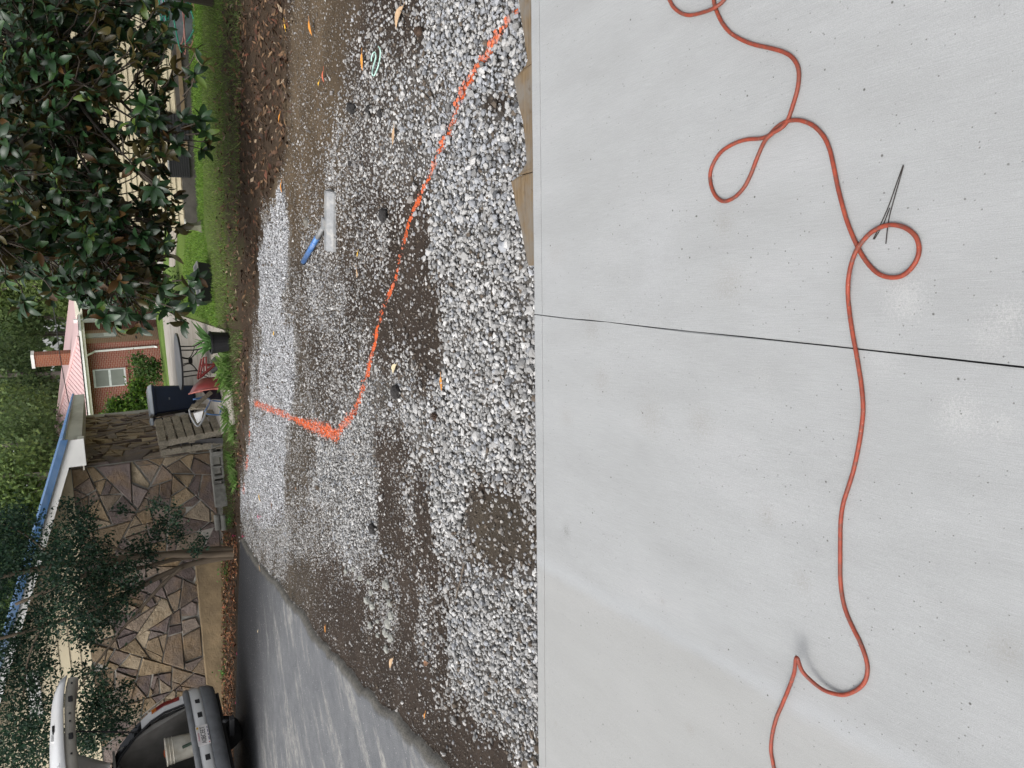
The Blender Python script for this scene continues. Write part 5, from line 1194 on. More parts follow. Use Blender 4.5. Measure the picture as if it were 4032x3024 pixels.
coil(tb+np.array([0, -.08, 0]), .42, .02, .46, 5, .011, simple('green_hose', (.02, .22, .15), .4), 'garden_hose', 'green garden hose looped over the metal tub')
coil(tb+np.array([.02, -.06, 0]), .48, .012, .2, 3, .010, simple('pink_brown_hose', (.30, .14, .12), .5), 'garden_hose', 'brownish pink garden hose coiled round the metal tub foot')
pp = P(740, 892, 13.9); pp[2] = float(zg(pp[0], pp[1])); stone_m = simple('mossy_cast_stone', (.13, .13, .09), .9, 0, .3, 9, .4, 50)
ped = empty('garden_pedestal', pp, 'mossy cast stone garden pedestal at the sided house corner', 'pedestal'); MB().lathe(pp, [(.11, 0), (.11, .03), (.075, .09), (.06, .16), (.065, .22), (.09, .26)], 4).build('shaft', stone_m, ped); MB().lathe(pp+np.array([0, 0, .262]), [(.13, 0), (.135, .01), (.13, .022)], 4).build('top_plate', simple('pale_plate', (.5, .5, .47), .7), ped)
q0, q1 = P(722, 1198, 13.2), P(722, 1040, 13.2); z0_ = float(zg(q0[0], q0[1])); tr = empty('black_trough', ((q0[0]+q1[0])/2, 13.2, z0_), 'long black planter trough on the lawn under the magnolia', 'trough'); bp = simple('black_plastic', (.014, .014, .016), .4)
cx_ = (q0[0]+q1[0])/2; L_ = q1[0]-q0[0]
MB().prism([(cx_-L_/2+.03, 13.05, z0_), (cx_+L_/2-.03, 13.05, z0_), (cx_+L_/2-.03, 13.4, z0_), (cx_-L_/2+.03, 13.4, z0_)], [(cx_-L_/2, 13.0, z0_+.2), (cx_+L_/2, 13.0, z0_+.2), (cx_+L_/2, 13.45, z0_+.2), (cx_-L_/2, 13.45, z0_+.2)]).build('box', bp, tr)
MB().tube([(cx_-L_/2, 13.0, z0_+.2), (cx_+L_/2, 13.0, z0_+.2), (cx_+L_/2, 13.45, z0_+.2), (cx_-L_/2, 13.45, z0_+.2), (cx_-L_/2, 13.0, z0_+.2)], .016, 6).build('rim', simple('grey_rim', (.16, .16, .15), .6), tr)

# ------------------------------------------------------------------ trees
bark = simple('grey_brown_bark', (0.120, 0.100, 0.080), .95, 0, .35, 8, .7, 30, None, (1, 1, .25)); pinebark = simple('pine_bark', (0.200, 0.175, 0.155), .95, 0, .3, 5, .6, 20, None, (1, 1, .3)); myrtle = simple('smooth_tan_bark', (0.155, 0.120, 0.085), .8, 0, .3, 7, .4, 30, (0.090, 0.070, 0.050), (1, 1, .2))
foliage = leafmat('tree_leaf', .6, .5)
def crown_leaves(blobs, per, size, pal, flat=.7, jit=.35):
    """blobs: (centre, radius[, weight]); folded leaves gathered in clumps"""
    VV, FF, CC = [], [], []; off = 0; pal = np.array(pal)
    for bl in blobs:
        c, r = np.array(bl[0]), bl[1]; n = int(per*(bl[2] if len(bl) > 2 else 1))
        nc = max(3, n//8); d = rng.normal(size=(nc, 3)); d /= np.linalg.norm(d, axis=1)[:, None]
        cc = c+d*(r*rng.random((nc, 1))**.45)*np.array([1, 1, .85])
        q = cc[rng.integers(0, nc, n)]+rng.normal(0, r*.10+size*.8, (n, 3))
        L = size*rng.uniform(.6, 1.4, n); V_, F_ = leafverts(n, q, L, L*rng.uniform(.45, .75, n), flat_rots(n, flat))
        shade = rng.uniform(.6, 1.35, (n, 1)); base = pal[rng.choice(len(pal), nc)][rng.integers(0, nc, n)]
        VV.append(V_); FF.append(F_+off); CC.append(np.repeat(base*shade, 5, 0)); off += len(V_)
    return np.concatenate(VV), np.concatenate(FF), np.concatenate(CC)
def tree(name, base, trunks, blobs, per, size, pal, lab, bk, cat='tree', group=None, flat=.7):
    e = empty(name, base, lab, cat, group); mb = MB()
    for pts, r0, r1 in trunks:
        m = len(pts); mb.tube(pts, list(np.linspace(r0, r1, m)), 8)
    mb.build('trunk', bk, e, smooth=True)
    V, F, K = crown_leaves(blobs, per, size, pal, flat); o = link('crown', npmesh(name+'_crown', V-np.array(base), F, foliage, K), base, e); o['kind'] = 'stuff'
    return e
def limbs(base, top, blobs, r):
    """a trunk with a limb into each blob"""
    base = np.array(base, float); top = np.array(top, float); out = [([base, base*.6+top*.4+rng.normal(0, .05, 3), top], r, r*.45)]
    for bl in blobs:
        c = np.array(bl[0]); u = rng.uniform(.35, .9); s = base+(top-base)*u; m = s*.5+c*.5+np.array([0, 0, .12*np.linalg.norm(c-s)]); out.append(([s, m, c], r*.38, r*.08))
    return out
# woods far behind
DK, MD, YG = [(.10, .155, .07), (.12, .18, .08), (.09, .135, .06)], [(.14, .21, .08), (.165, .235, .09), (.115, .175, .07)], [(.20, .28, .085), (.23, .31, .10), (.165, .235, .075)]  # leaf colours lightened and cooled to stand in for distance haze
wb_ = []
for k in range(115):
    x, y, d_ = rng.uniform(-300, 560), rng.uniform(250, 3300), rng.uniform(66, 92); wb_.append((P(x, y, d_), rng.uniform(2.2, 4.2)))
V, F, K = crown_leaves(wb_, 300, .75, DK+MD, 1.0); tag(link('far_woods', npmesh('far_woods', V, F, foliage, K)), 'dark green woods closing off the view behind the houses', 'woods', kind='stuff')
BT = [ # px of trunk foot y, distance, trunk radius, crown blobs (px x, px y, r m), palette, leaf size, label
 (1125, 58, .20, [(40,1110,2.2),(120,1060,2.0),(210,1120,2.0),(300,1090,1.8),(-60,1180,2.2),(260,1180,1.3)], YG, .26, 'pale yellow-green tree beyond the brick house porch'),
 (1255, 60, .24, [(-80,1260,2.6),(10,1230,2.0),(90,1280,1.6),(-200,1290,2.6)], MD, .26, 'straight trunked tree right of the brick chimney'),
 (1320, 64, .26, [(-160,1350,2.8),(-60,1320,2.3),(40,1360,1.8)], DK+MD, .26, 'tall dark tree directly behind the brick chimney'),
 (1475, 55, .24, [(-120,1480,2.6),(-20,1450,2.2),(60,1510,1.7),(150,1480,1.1)], DK+MD, .24, 'tall tree left of the brick chimney'),
 (1545, 60, .26, [(-120,1580,2.6),(-10,1560,2.2),(110,1590,1.6),(200,1550,1.1)], MD, .25, 'grey trunked pine above the far roof end'),
 (1640, 52, .22, [(-60,1650,2.4),(40,1640,2.0),(130,1640,1.7),(190,1690,1.3)], YG+MD, .23, 'light green tree above the blue roof eave'),
 (1760, 46, .20, [(150,1740,1.9),(60,1770,2.2),(-40,1740,2.3),(190,1800,1.3)], MD, .22, 'mid green tree behind the blue roof corner'),
 (1890, 42, .20, [(130,1880,2.0),(70,1960,2.0),(10,1900,1.6),(150,1980,1.3),(-70,1960,2.0)], YG+MD, .20, 'bright fresh green tree behind the blue roof'),
 (2080, 42, .20, [(70,2080,1.9),(0,2150,2.1),(-80,2080,2.2),(50,2190,1.4)], MD+YG, .20, 'feathery green tree behind the upper blue roof'),
 (2300, 40, .2, [(20,2300,2.0),(-60,2380,2.2),(-40,2250,1.8),(0,2450,1.6)], MD, .20, 'dark green tree above the upper roof slope'),
 (1000, 62, .24, [(40,960,2.4),(140,1000,2.2),(240,960,2.0),(-60,1020,2.6),(330,1000,1.6)], MD+DK, .26, 'tree glimpsed behind the magnolia crown edge'),
]
for fy, d_, r, bl, pal, sz, lab in BT:
    foot = P(420, fy, d_); foot[2] = float(zg(foot[0], foot[1])); bb = [(P(x, y, d_+rng.uniform(-1.5, 1.5)), rr) for x, y, rr in bl]
    top = P(min(x for x, _, _ in bl), fy+rng.uniform(-20, 20), d_)
    tree('background_tree', foot, limbs(foot, top, bb, r), bb, 1500, sz, pal, lab, pinebark, group='trees behind the houses', flat=1.0)
# bush and sapling in front of the brick house
BB = [(540,1575,.5),(490,1620,.6),(550,1640,.65),(460,1610,.4),(590,1600,.5),(500,1690,.6),(570,1700,.6),(445,1660,.45),(545,1525,.3)]
f0 = P(625, 1630, 34); f0[2] = float(zg(f0[0], f0[1])); bb = [(P(x, y, 34+rng.uniform(-.4, .4)), r) for x, y, r in BB]
tree('garden_bush', f0, limbs(f0, bb[0][0], bb, .06), bb, 1000, .12, [(.075, .15, .02), (.12, .21, .025), (.05, .10, .02)], 'bright green bush in front of the red brick wall', bark, 'bush')
bb = [(P(x, y, 37+rng.uniform(-.3, .3)), r) for x, y, r in ((545,1425,.3),(570,1450,.4),(600,1480,.35),(555,1480,.35),(610,1440,.25))]; f1 = P(632, 1465, 37); f1[2] = float(zg(f1[0], f1[1]))
tree('sapling', f1, limbs(f1, bb[0][0], bb, .025), bb, 300, .14, [(.05, .10, .025), (.08, .14, .03)], 'thin leafy sapling against the brick wall', bark, 'sapling')
bb = [(P(x, y, 20+rng.uniform(-.6, .6)), r) for x, y, r in ((650,1120,.35),(640,1180,.4),(610,1150,.35),(680,1160,.3),(560,1180,.3))]; f2 = P(720, 1160, 20); f2[2] = float(zg(f2[0], f2[1]))
tree('garden_shrub', f2, limbs(f2, bb[0][0], bb, .04), bb, 520, .07, [(.03, .075, .02), (.05, .10, .025)], 'dark green shrub behind the black trough', bark, 'shrub')

# small-leaved multi-trunk tree in front of the stone wall
TD = 12.6
LB_ = [(30,2060,.34),(90,2040,.26),(60,2140,.32),(20,2180,.36),(140,2170,.25),(100,2240,.30),(190,2210,.30),(230,2120,.24),(300,2120,.30),(340,2080,.20),(290,2040,.16),(270,1985,.14),(330,2010,.16),(360,2170,.26),(420,2150,.20),(260,2230,.32),(330,2270,.34),(400,2250,.28),(450,2230,.22),(200,2310,.26),(280,2340,.34),(360,2360,.36),(430,2330,.28),(500,2260,.20),(530,2300,.18),(480,2380,.20),(300,2430,.32),(390,2450,.30),(340,2510,.26),(430,2420,.20),(150,2390,.26),(190,2460,.24),(120,2480,.24),(170,2560,.24),(110,2600,.22),(60,2560,.24),(140,2680,.24),(80,2700,.26),(200,2640,.16),(30,2660,.2),(330,2640,.20),(380,2680,.20),(360,2750,.26),(420,2720,.22),(380,2820,.28),(450,2780,.24),(330,2860,.28),(400,2880,.24),(300,2930,.28),(350,2960,.22),(500,2700,.12),(520,2800,.18),(460,2860,.18),(220,2750,.18),(160,2800,.22),(90,2820,.28),(130,2900,.3),(60,2920,.34),(180,2960,.26),(80,3010,.36),(620,1985,.12),(680,2020,.14),(700,2090,.18),(640,2070,.16),(610,2110,.14),(770,2150,.14),(800,2135,.10),(560,2160,.2),(520,2190,.2),(590,2200,.14),(480,2010,.10),(0,2300,.3),(10,2480,.3),(-60,2200,.5),(-80,2500,.5),(-60,2800,.5),(-150,2350,.6),(-160,2650,.6),(-200,2950,.6),(-30,3080,.5)]
bb = [(P(x, y, TD+rng.uniform(-.7, .7)), r, (r/.28)**1.7) for x, y, r in LB_]
root = P(922, 2172, 12.9); root[2] = float(zg(root[0], root[1]))
def px_path(pts, d0, d1): return catmull([P(x, y, d0+(d1-d0)*i/(len(pts)-1)) for i, (x, y) in enumerate(pts)], 4)
tr_ = [(px_path([(935,2168),(860,2165),(760,2172),(640,2185),(500,2195),(380,2210),(200,2230),(0,2270),(-200,2300)], 12.9, 12.5), .060, .030), (px_path([(935,2178),(820,2185),(700,2185),(560,2190),(420,2230),(250,2300),(60,2380)], 12.85, 12.3), .055, .02),
       (px_path([(930,2188),(850,2200),(740,2225),(620,2275),(500,2340),(360,2400),(160,2470),(-20,2520)], 12.9, 12.3), .055, .02), (px_path([(720,2230),(640,2300),(560,2390),(480,2480),(420,2560),(330,2680),(260,2790)], 12.6, 12.2), .028, .01),
       (px_path([(800,2190),(700,2200),(580,2230),(430,2270),(250,2370),(60,2560)], 12.95, 12.6), .04, .014), (px_path([(560,2190),(430,2150),(330,2110),(250,2020)], 12.6, 12.4), .02, .006), (px_path([(420,2560),(400,2700),(430,2800),(460,2900)], 12.3, 12.4), .012, .005), (px_path([(160,2470),(110,2600),(90,2750),(60,2950)], 12.3, 12.3), .016, .006), (px_path([(300,2235),(200,2180),(90,2100),(0,2060)], 12.5, 12.4), .018, .008), (px_path([(760,2180),(720,2110),(650,2030)], 12.8, 12.6), .01, .004)]
tree('multi_trunk_tree', root, tr_, bb, 520, .047, [(.020, .050, .030), (.027, .064, .036), (.015, .038, .024), (.038, .076, .038)], 'dark small leaved tree with several bare trunks before the stone wall', myrtle, flat=.9)

# magnolia: whorls of big glossy leaves, rust brown below
glossy = leafmat('magnolia_leaf', .36, .14, (.06, .05, .016), .45)
GPAL = [((0.010, 0.026, 0.009), .32), ((0.014, 0.039, 0.013), .30), ((0.021, 0.056, 0.018), .20), ((0.035, 0.083, 0.021), .09), ((0.083, 0.130, 0.024), .04), ((0.065, 0.034, 0.011), .05)]
def maglet(colr):
    n = 5; vs, fs = [], []
    for i in range(n):
        u = i/(n-1); w = .20*math.sin(math.pi*(.03+.94*u)**1.1)**.62; y = u; z = .10*math.sin(u*math.pi)-.10*u*u
        vs += [(-w, y, z+w*.30), (0, y, z), (w, y, z+w*.30)]
    for i in range(n-1):
        b = i*3; fs += [(b, b+1, b+4, b+3), (b+1, b+2, b+5, b+4)]
    return np.array(vs), [f for f in fs]
lv_, lf_ = maglet(None); lf_ = np.array(lf_)
def lmesh(k): return npmesh('magnolia_leaf', lv_, lf_, glossy, np.repeat(np.array([GPAL[k][0]])*rng.uniform(.85, 1.15), len(lv_), 0), True)
LM = [lmesh(k) for k in range(6)]
mag0 = np.array([5.6, 10.4, float(zg(5.6, 10.4))])
mg = empty('magnolia_tree', mag0, 'large magnolia with glossy dark leaves overhanging the lawn', 'tree')
DENSE = [(-60,-80),(300,-80),(450,-60),(490,120),(420,200),(480,330),(420,420),(490,560),(430,650),(450,780),(540,900),(620,960),(600,1080),(480,1160),(370,1180),(300,1160),(230,1120),(130,1100),(60,1070),(-60,1040)]
MEDIUM = [(480,-60),(660,-60),(700,100),(620,260),(690,380),(640,480),(720,600),(640,700),(700,860),(690,960),(640,1060),(620,1180),(560,1240),(480,1220),(380,1250),(330,1210),(480,1150),(600,1080),(560,900),(500,650),(540,330),(480,200)]
SPRIGS = [(770,205),(800,240),(770,290),(750,330),(790,470),(810,520),(820,560),(760,500),(800,590),(690,560),(720,470),(640,780),(660,850),(690,780),(610,740),(770,1095),(745,1130),(760,1170),(700,1230),(720,1270),(690,1180),(640,1215),(560,1255),(470,1235),(410,1250),(95,1190),(70,1215),(200,1175),(210,1150),(20,1100),(660,330),(680,270),(640,150),(610,60),(700,30),(650,960),(700,900),(630,1130),(540,1290),(450,1285)]
ros = []
for q in px_scatter(DENSE, 1080): ros.append(P(q[0], q[1], rng.uniform(7.9, 10.4)))
for q in px_scatter(MEDIUM, 130): ros.append(P(q[0], q[1], rng.uniform(7.9, 9.2)))
for q in SPRIGS: ros.append(P(q[0], q[1], rng.uniform(7.7, 8.4)))
n_in = len(ros)
for k in range(330):                                   # the rest of the crown, above and to the right of the picture
    d = rng.normal(size=3); d /= np.linalg.norm(d); p = np.array([5.0, 10.0, 4.3])+d*np.array([4.2, 3.2, 3.4])*rng.random()**.4
    px, py = proj(p[None]); 
    if (px[0] < -60 or py[0] < -80) and p[2] > .5: ros.append(p)
limb_pts = []; lmb = []
for k in range(52):
    tgt = ros[rng.integers(0, n_in)] if k < 44 else ros[rng.integers(n_in, len(ros))]
    s = mag0+np.array([rng.normal(0, .05), rng.normal(0, .05), rng.uniform(.5, 4.5)]); m1 = s*.65+tgt*.35+np.array([0, 0, .5]); m2 = s*.25+tgt*.75+np.array([0, 0, .35])
    pth = catmull([s, m1, m2, tgt], 8); limb_pts += pth[6:]; lmb.append(pth)
for pth in lmb: MB().tube(pth, list(np.linspace(.045, .006, len(pth))), 6).build('limb', simple('dark_magnolia_bark', (.055, .046, .038), .95, 0, .3, 8, .6, 30), mg, smooth=True)
MB().tube([mag0, mag0+np.array([.05, 0, 2]), mag0+np.array([0, .1, 5]), mag0+np.array([.1, 0, 7.2])], [.24, .19, .13, .04], 12).build('trunk', bark, mg, smooth=True)
limb_pts = np.array(limb_pts); tw = MB(); cand = []
for i, c in enumerate(ros):
    j = np.argmin(((limb_pts-c)**2).sum(1)); a = limb_pts[j]; ax_ = c-a; L = np.linalg.norm(ax_); ax_ = ax_/(L+1e-9)
    if i < n_in: tw.tube([c+(a-c)*min(1, .28/(L+.01)), c-ax_*min(.15, L*.3)+np.array([0, 0, -.03]), c], [.008, .006, .005], 4, False)
    ax_ = ax_+np.array([0, 0, .5])+rng.normal(0, .35, 3); ax_ /= np.linalg.norm(ax_)
    b1_ = np.cross(ax_, [.3, .2, 1]); b1_ /= np.linalg.norm(b1_); b2_ = np.cross(ax_, b1_); nl = rng.integers(6, 10)
    for q in range(nl):
        th = q*2.4+rng.uniform(-.3, .3); el = rng.uniform(.05, 1.0); dr_ = (math.cos(th)*b1_+math.sin(th)*b2_)*math.cos(el)+ax_*math.sin(el); dr_ = dr_+np.array([0, 0, -.15]); dr_ /= np.linalg.norm(dr_)
        nz_ = ax_+rng.normal(0, .5, 3)+np.array([0, -.35, .3]); nz_ = nz_-dr_*(nz_@dr_); nz_ /= np.linalg.norm(nz_); xs_ = np.cross(dr_, nz_); Ls = rng.uniform(.10, .185)*(1 if i < n_in else 1.5)
        cand.append((c-ax_*rng.uniform(0, .05), xs_, dr_, nz_, Ls, rng.choice(6, p=[g[1] for g in GPAL]), i < n_in))
tw.build('twigs', simple('dark_twig', (.05, .04, .03), .9), mg)['kind'] = 'stuff'
cp = np.array([c[0] for c in cand]); pxs, pys = proj(cp); size_px = np.array([c[4] for c in cand])/np.linalg.norm(cp-CAM, axis=1)
vis = (pxs > 0) & (pxs < 900) & (pys > 0) & (pys < 1350); dist = np.linalg.norm(cp-CAM, axis=1)
order = np.argsort(np.where(vis, dist-2.0*size_px*40*.01, 99)); pick = set(order[:300].tolist())
VV, FF, CC = [], [], []; off = 0
for i, (c, xs_, dr_, nz_, Ls, kc, inn) in enumerate(cand):
    if i in pick:
        Mx = Matrix.Identity(4)
        for r_ in range(3): Mx[r_][0] = xs_[r_]*Ls; Mx[r_][1] = dr_[r_]*Ls; Mx[r_][2] = nz_[r_]*Ls
        link('leaf', LM[kc], c, mg, Mx)
    else:
        V_ = c+(lv_[:, :1]*xs_+lv_[:, 1:2]*dr_+lv_[:, 2:]*nz_)*Ls; VV.append(V_); FF.append(lf_+off); off += len(V_); CC.append(np.repeat(np.array([GPAL[kc][0]])*rng.uniform(.8, 1.2), len(V_), 0))
o = link('foliage', npmesh('magnolia_foliage', np.concatenate(VV)-mag0, np.concatenate(FF), glossy, np.concatenate(CC), True), mag0, mg); o['kind'] = 'stuff'
rust = P(735, 1268, 7.9)

# ------------------------------------------------------------------ white car with its tailgate up
pc_ = P(800, 2915, 11.0); CG = float(zg(pc_[0], pc_[1]))+.06
CO = np.array([pc_[0], pc_[1], CG]); YW = math.radians(57)
cl_ = np.array([-math.cos(YW), -math.sin(YW), 0]); cf_ = np.array([-math.sin(YW), math.cos(YW), 0])   # to the car's left; to its front
def K(x, y, z): return CO+cl_*x+cf_*y+uz*z
PZ = pc_[2]-CG                                         # height of the number plate
CF = [cl_, cf_, uz]
car = empty('parked_car', K(0, 2.2, 0), 'white car with raised tailgate parked on the asphalt', 'car')
wp = simple('white_car_paint', (.62, .62, .62), .25, 0, .03, 2, 0, 40, (.52, .51, .49), (1, 1, 1), 0, .6); gt = simple('dark_grey_bumper_plastic', (.15, .155, .165), .5, 0, .2, 8, .1, 120); glass = simple('black_car_glass', (.008, .009, .011), .08, 0, .05, 2, 0, 40, None, (1, 1, 1), 0, .6)
inn = simple('dark_interior_trim', (.20, .19, .175), .8, 0, .2, 5); beige = simple('beige_gate_trim', (.36, .34, .30), .65, 0, .12, 5); carpet = simple('grey_carpet', (.19, .18, .165), .95, 0, .2, 30); sealm = simple('black_rubber', (.02, .02, .022), .7)
HW = [(.34, .80), (.50, .86), (.75, .885), (1.0, .87), (1.18, .83), (1.40, .745), (1.58, .64), (1.68, .50), (1.725, .30)]
LEAN = [(.34, .06), (.60, .10), (1.0, .15), (1.2, .22), (1.4, .34), (1.6, .50), (1.725, .62)]
hw = lambda z: float(np.interp(z, *zip(*HW))); ln = lambda z: float(np.interp(z, *zip(*LEAN)))
ring_z = [p[0] for p in HW]
def ring(yoff, sc=1.0, drop=0.0, lean=True):
    R_ = [(hw(z)*sc, z) for z in ring_z]; pts = [K(-x, yoff+(ln(z) if lean else 0), z-drop*(z > 1.0)*(z-1.0)) for x, z in R_]+[K(x, yoff+(ln(z) if lean else 0), z-drop*(z > 1.0)*(z-1.0)) for x, z in reversed(R_)]
    return pts
rings = [ring(0), ring(.5), ring(1.4, 1.02, 0, False), ring(2.6, 1.02, 0, False)]; n = len(rings[0])
def strip(r0, r1, sel): return [(i, i+1, n+i+1, n+i) for i in sel]
low = [i for i in range(n-1) if (i < 4 or i >= n-5)]; mid_i = [i for i in range(n-1) if i not in low and not (6 <= i <= n-8)]; top_i = [i for i in range(n-1) if 6 <= i <= n-8]
for sel, mt, nm in ((low, wp, 'body'), (mid_i, glass, 'side_window'), (top_i, wp, 'roof')):
    mb = MB()
    for a, b in zip(rings[:-1], rings[1:]): mb.add(a+b, strip(a, b, sel))
    mb.build(nm, mt, car, smooth=True)
# bonnet, windscreen, floor pan
mb = MB(); fr = [(2.6, 1.68, .50), (3.25, 1.08, .80), (4.2, .95, .78), (4.5, .72, .72), (4.55, .35, .68)]
for q in range(4):
    (y0, z0_, w0), (y1, z1_, w1) = fr[q], fr[q+1]; mb.add([K(-w0, y0, z0_), K(w0, y0, z0_), K(w1, y1, z1_), K(-w1, y1, z1_)], [(0, 1, 2, 3)])
    for s_ in (-1, 1): mb.add([K(s_*w0, y0, z0_), K(s_*w1, y1, z1_), K(s_*w1*1.02, y1, .34), K(s_*w0*1.02, y0, .34)], [(0, 1, 2, 3)])
mb.build('bonnet', wp, car)
MB().box(K(0, 2.3, .32), (1.6, 4.3, .06), CF).build('floor_pan', sealm, car)
# open rear frame: painted pillars low down, black above, a seal inside
def fr_pts(s_, sc, y): return [K(s_*hw(z)*sc, ln(z)+y, z) for z in ring_z if z >= .60]
zz_ = [z for z in ring_z if z >= .60]
for s_ in (-1, 1):
    mbw, mbb, mbs = MB(), MB(), MB(); zf = [.62, .75, .9, 1.0, 1.1, 1.18, 1.3, 1.4, 1.5, 1.58, 1.68, 1.72]
    for z0_, z1_ in zip(zf[:-1], zf[1:]):
        w_in = lambda z: hw(z)-.13-.05*max(0, (z-1.2)); q = [K(s_*hw(z0_), ln(z0_), z0_), K(s_*hw(z1_), ln(z1_), z1_), K(s_*w_in(z1_), ln(z1_)+.05, z1_), K(s_*w_in(z0_), ln(z0_)+.05, z0_)]
        (mbw if z1_ <= 1.31 else mbb).add(q+[p+cf_*.02 for p in q], [(0, 1, 2, 3), (7, 6, 5, 4), (0, 3, 7, 4), (1, 0, 4, 5), (2, 1, 5, 6), (3, 2, 6, 7)])
        mbs.tube([q[3]-cf_*.012, q[2]-cf_*.012], .017, 6)
    mbw.build('rear_pillar', wp, car); mbb.build('upper_pillar', glass, car); mbs.build('door_seal', sealm, car)
    # tail light along the corner
    tl = [(z, hw(z)+.004, ln(z)-.004) for z in (.80, .9, 1.0, 1.1, 1.16)]
    for nm, i0, i1, mt in (('tail_light', 0, 3, simple('red_lens', (.20, .010, .010), .2)), ('indicator_light', 3, 4, simple('orange_lens', (.45, .12, .012), .15))):
        for q in range(i0, i1):
            (za, xa, ya), (zb_, xb, yb) = tl[q], tl[q+1]
            if q == i0: mb = MB()
            mb.prism([K(s_*(xa-.05), ya-.012, za), K(s_*(xa+.008), ya+.002, za), K(s_*(xa+.012), ya+.10, za), K(s_*(xa-.03), ya+.10, za)], [K(s_*(xb-.05), yb-.012, zb_), K(s_*(xb+.008), yb+.002, zb_), K(s_*(xb+.012), yb+.10, zb_), K(s_*(xb-.03), yb+.10, zb_)])
        mb.build(nm, mt, car)
# load space
mb = MB().box(K(0, .85, .66), (1.42, 1.5, .03), CF); mb.build('load_floor', carpet, car)
for s_ in (-1, 1):
    q = [K(s_*.70, .16, .67), K(s_*.70, 1.6, .67), K(s_*.56, 1.6, 1.6), K(s_*.58, .50, 1.6), K(s_*.68, .30, 1.15)]; sd_ = MB().prism(q, [p+cl_*s_*.02 for p in q]).build('side_trim', inn, car)
    for k in range(13): MB().box(K(s_*.692, .34+.028*k, 1.0), (.008, .012, .11), CF).build('vent_slot', sealm, sd_)
MB().box(K(0, 1.62, 1.05), (1.3, .12, .85), CF).build('rear_seat', simple('dark_seat', (.03, .03, .032), .9), car)
MB().box(K(0, 1.1, 1.66), (1.2, 1.2, .03), CF).build('headliner', inn, car)
MB().box(K(0, .16, .645), (1.46, .10, .05), CF).build('sill_trim', inn, car, bevel=.01)
# bumper: dark top roll, pale centre band with holes, dark lower roll
def bump_sweep(prof, x0, x1, nx=25):
    vs = []; m = len(prof)
    for i in range(nx+1):
        x = x0+(x1-x0)*i/nx; cv = .16*abs(x/.92)**5
        vs += [K(x, y+cv, z) for y, z in prof]
    fs = [(i*m+j, i*m+(j+1) % m, (i+1)*m+(j+1) % m, (i+1)*m+j) for i in range(nx) for j in range(m)]+[tuple(range(m))[::-1], tuple(nx*m+j for j in range(m))]
    return MB().add(vs, fs)
b0 = PZ
bo = bump_sweep([(.12, b0+.07), (.12, b0+.135), (-.02, b0+.145), (-.085, b0+.13), (-.10, b0+.09), (-.085, b0+.07)], -.92, .92).build('bumper', gt, car, smooth=True)
bump_sweep([(.10, b0-.075), (.10, b0+.069), (-.084, b0+.069), (-.102, b0+.04), (-.10, b0-.04), (-.085, b0-.075)], -.91, .91).build('bumper_band', wp, bo, smooth=True)
bump_sweep([(.12, b0-.26), (.12, b0-.076), (-.088, b0-.076), (-.105, b0-.10), (-.09, b0-.19), (-.03, b0-.26)], -.90, .90).build('bumper_valance', gt, bo, smooth=True)
for x, w in ((-.56, .075), (-.33, .085), (.33, .085), (.56, .075)): MB().box(K(x, -.098+.16*abs(x/.92)**5, b0-.01), (w, .012, .06), CF).build('bumper_hole', sealm, bo, bevel=.004)
# number plate
pl = MB().box(K(0, -.108, PZ), (.305, .006, .152), CF).build('number_plate', simple('plate_white', (.66, .63, .62), .4), car, bevel=.002)
MB().box(K(-.118, -.1125, PZ+.054), (.03, .002, .024), CF).build('plate_sticker', simple('plate_yellow', (.6, .36, .03), .5), pl)
Rt = Matrix.Identity(4)
for i in range(3): Rt[i][0] = -cl_[i]; Rt[i][1] = uz[i]; Rt[i][2] = -cf_[i]
def text(s, size, x, y, z, mat, parent, name, sx=1.0, rot=None):
    cu = bpy.data.curves.new(name, 'FONT'); cu.body = s; cu.size = size; cu.align_x = 'CENTER'; cu.align_y = 'CENTER'; cu.extrude = .0008; cu.materials.append(mat)
    tmp = bpy.data.objects.new(name, cu); col.objects.link(tmp); dg = bpy.context.evaluated_depsgraph_get(); dg.update()
    me = bpy.data.meshes.new_from_object(tmp.evaluated_get(dg)); bpy.data.objects.remove(tmp); bpy.data.curves.remove(cu)
    return link(name, me, K(x, y, z), parent, (rot or Rt) @ Matrix.Diagonal((sx, 1, 1, 1)))
ink = simple('plate_black_ink', (.012, .012, .014), .5)
text('A0BCEET', .082, 0, -.1132, PZ-.006, ink, pl, 'plate_number', .78)
text('Alabama', .034, .02, -.1132, PZ+.053, simple('plate_pink_ink', (.45, .16, .22), .5), pl, 'plate_state', 1.1)
for x_, w_ in ((.07, .05), (.01, .035), (-.045, .045), (-.10, .03)): MB().box(K(x_, -.1125, PZ-.064), (w_, .002, .010), CF).build('plate_small_print', simple('plate_blue_ink', (.08, .07, .16), .5), pl)
MB().lathe(K(.125, -.112, PZ-.063), [(.008, 0), (.008, .002)], 10, [cl_, uz, -cf_]).build('plate_heart', simple('plate_red', (.4, .03, .04), .5), pl)
# tow hitch under the bumper
MB().box(K(-.05, -.06, .24), (.07, .34, .06), CF).build('tow_bar', sealm, car, bevel=.006)
MB().lathe(K(-.05, -.2, .28), [(.012, 0), (.014, .02), (.025, .035), (.025, .06), (.012, .075)], 12).build('tow_ball', sealm, car, smooth=True)
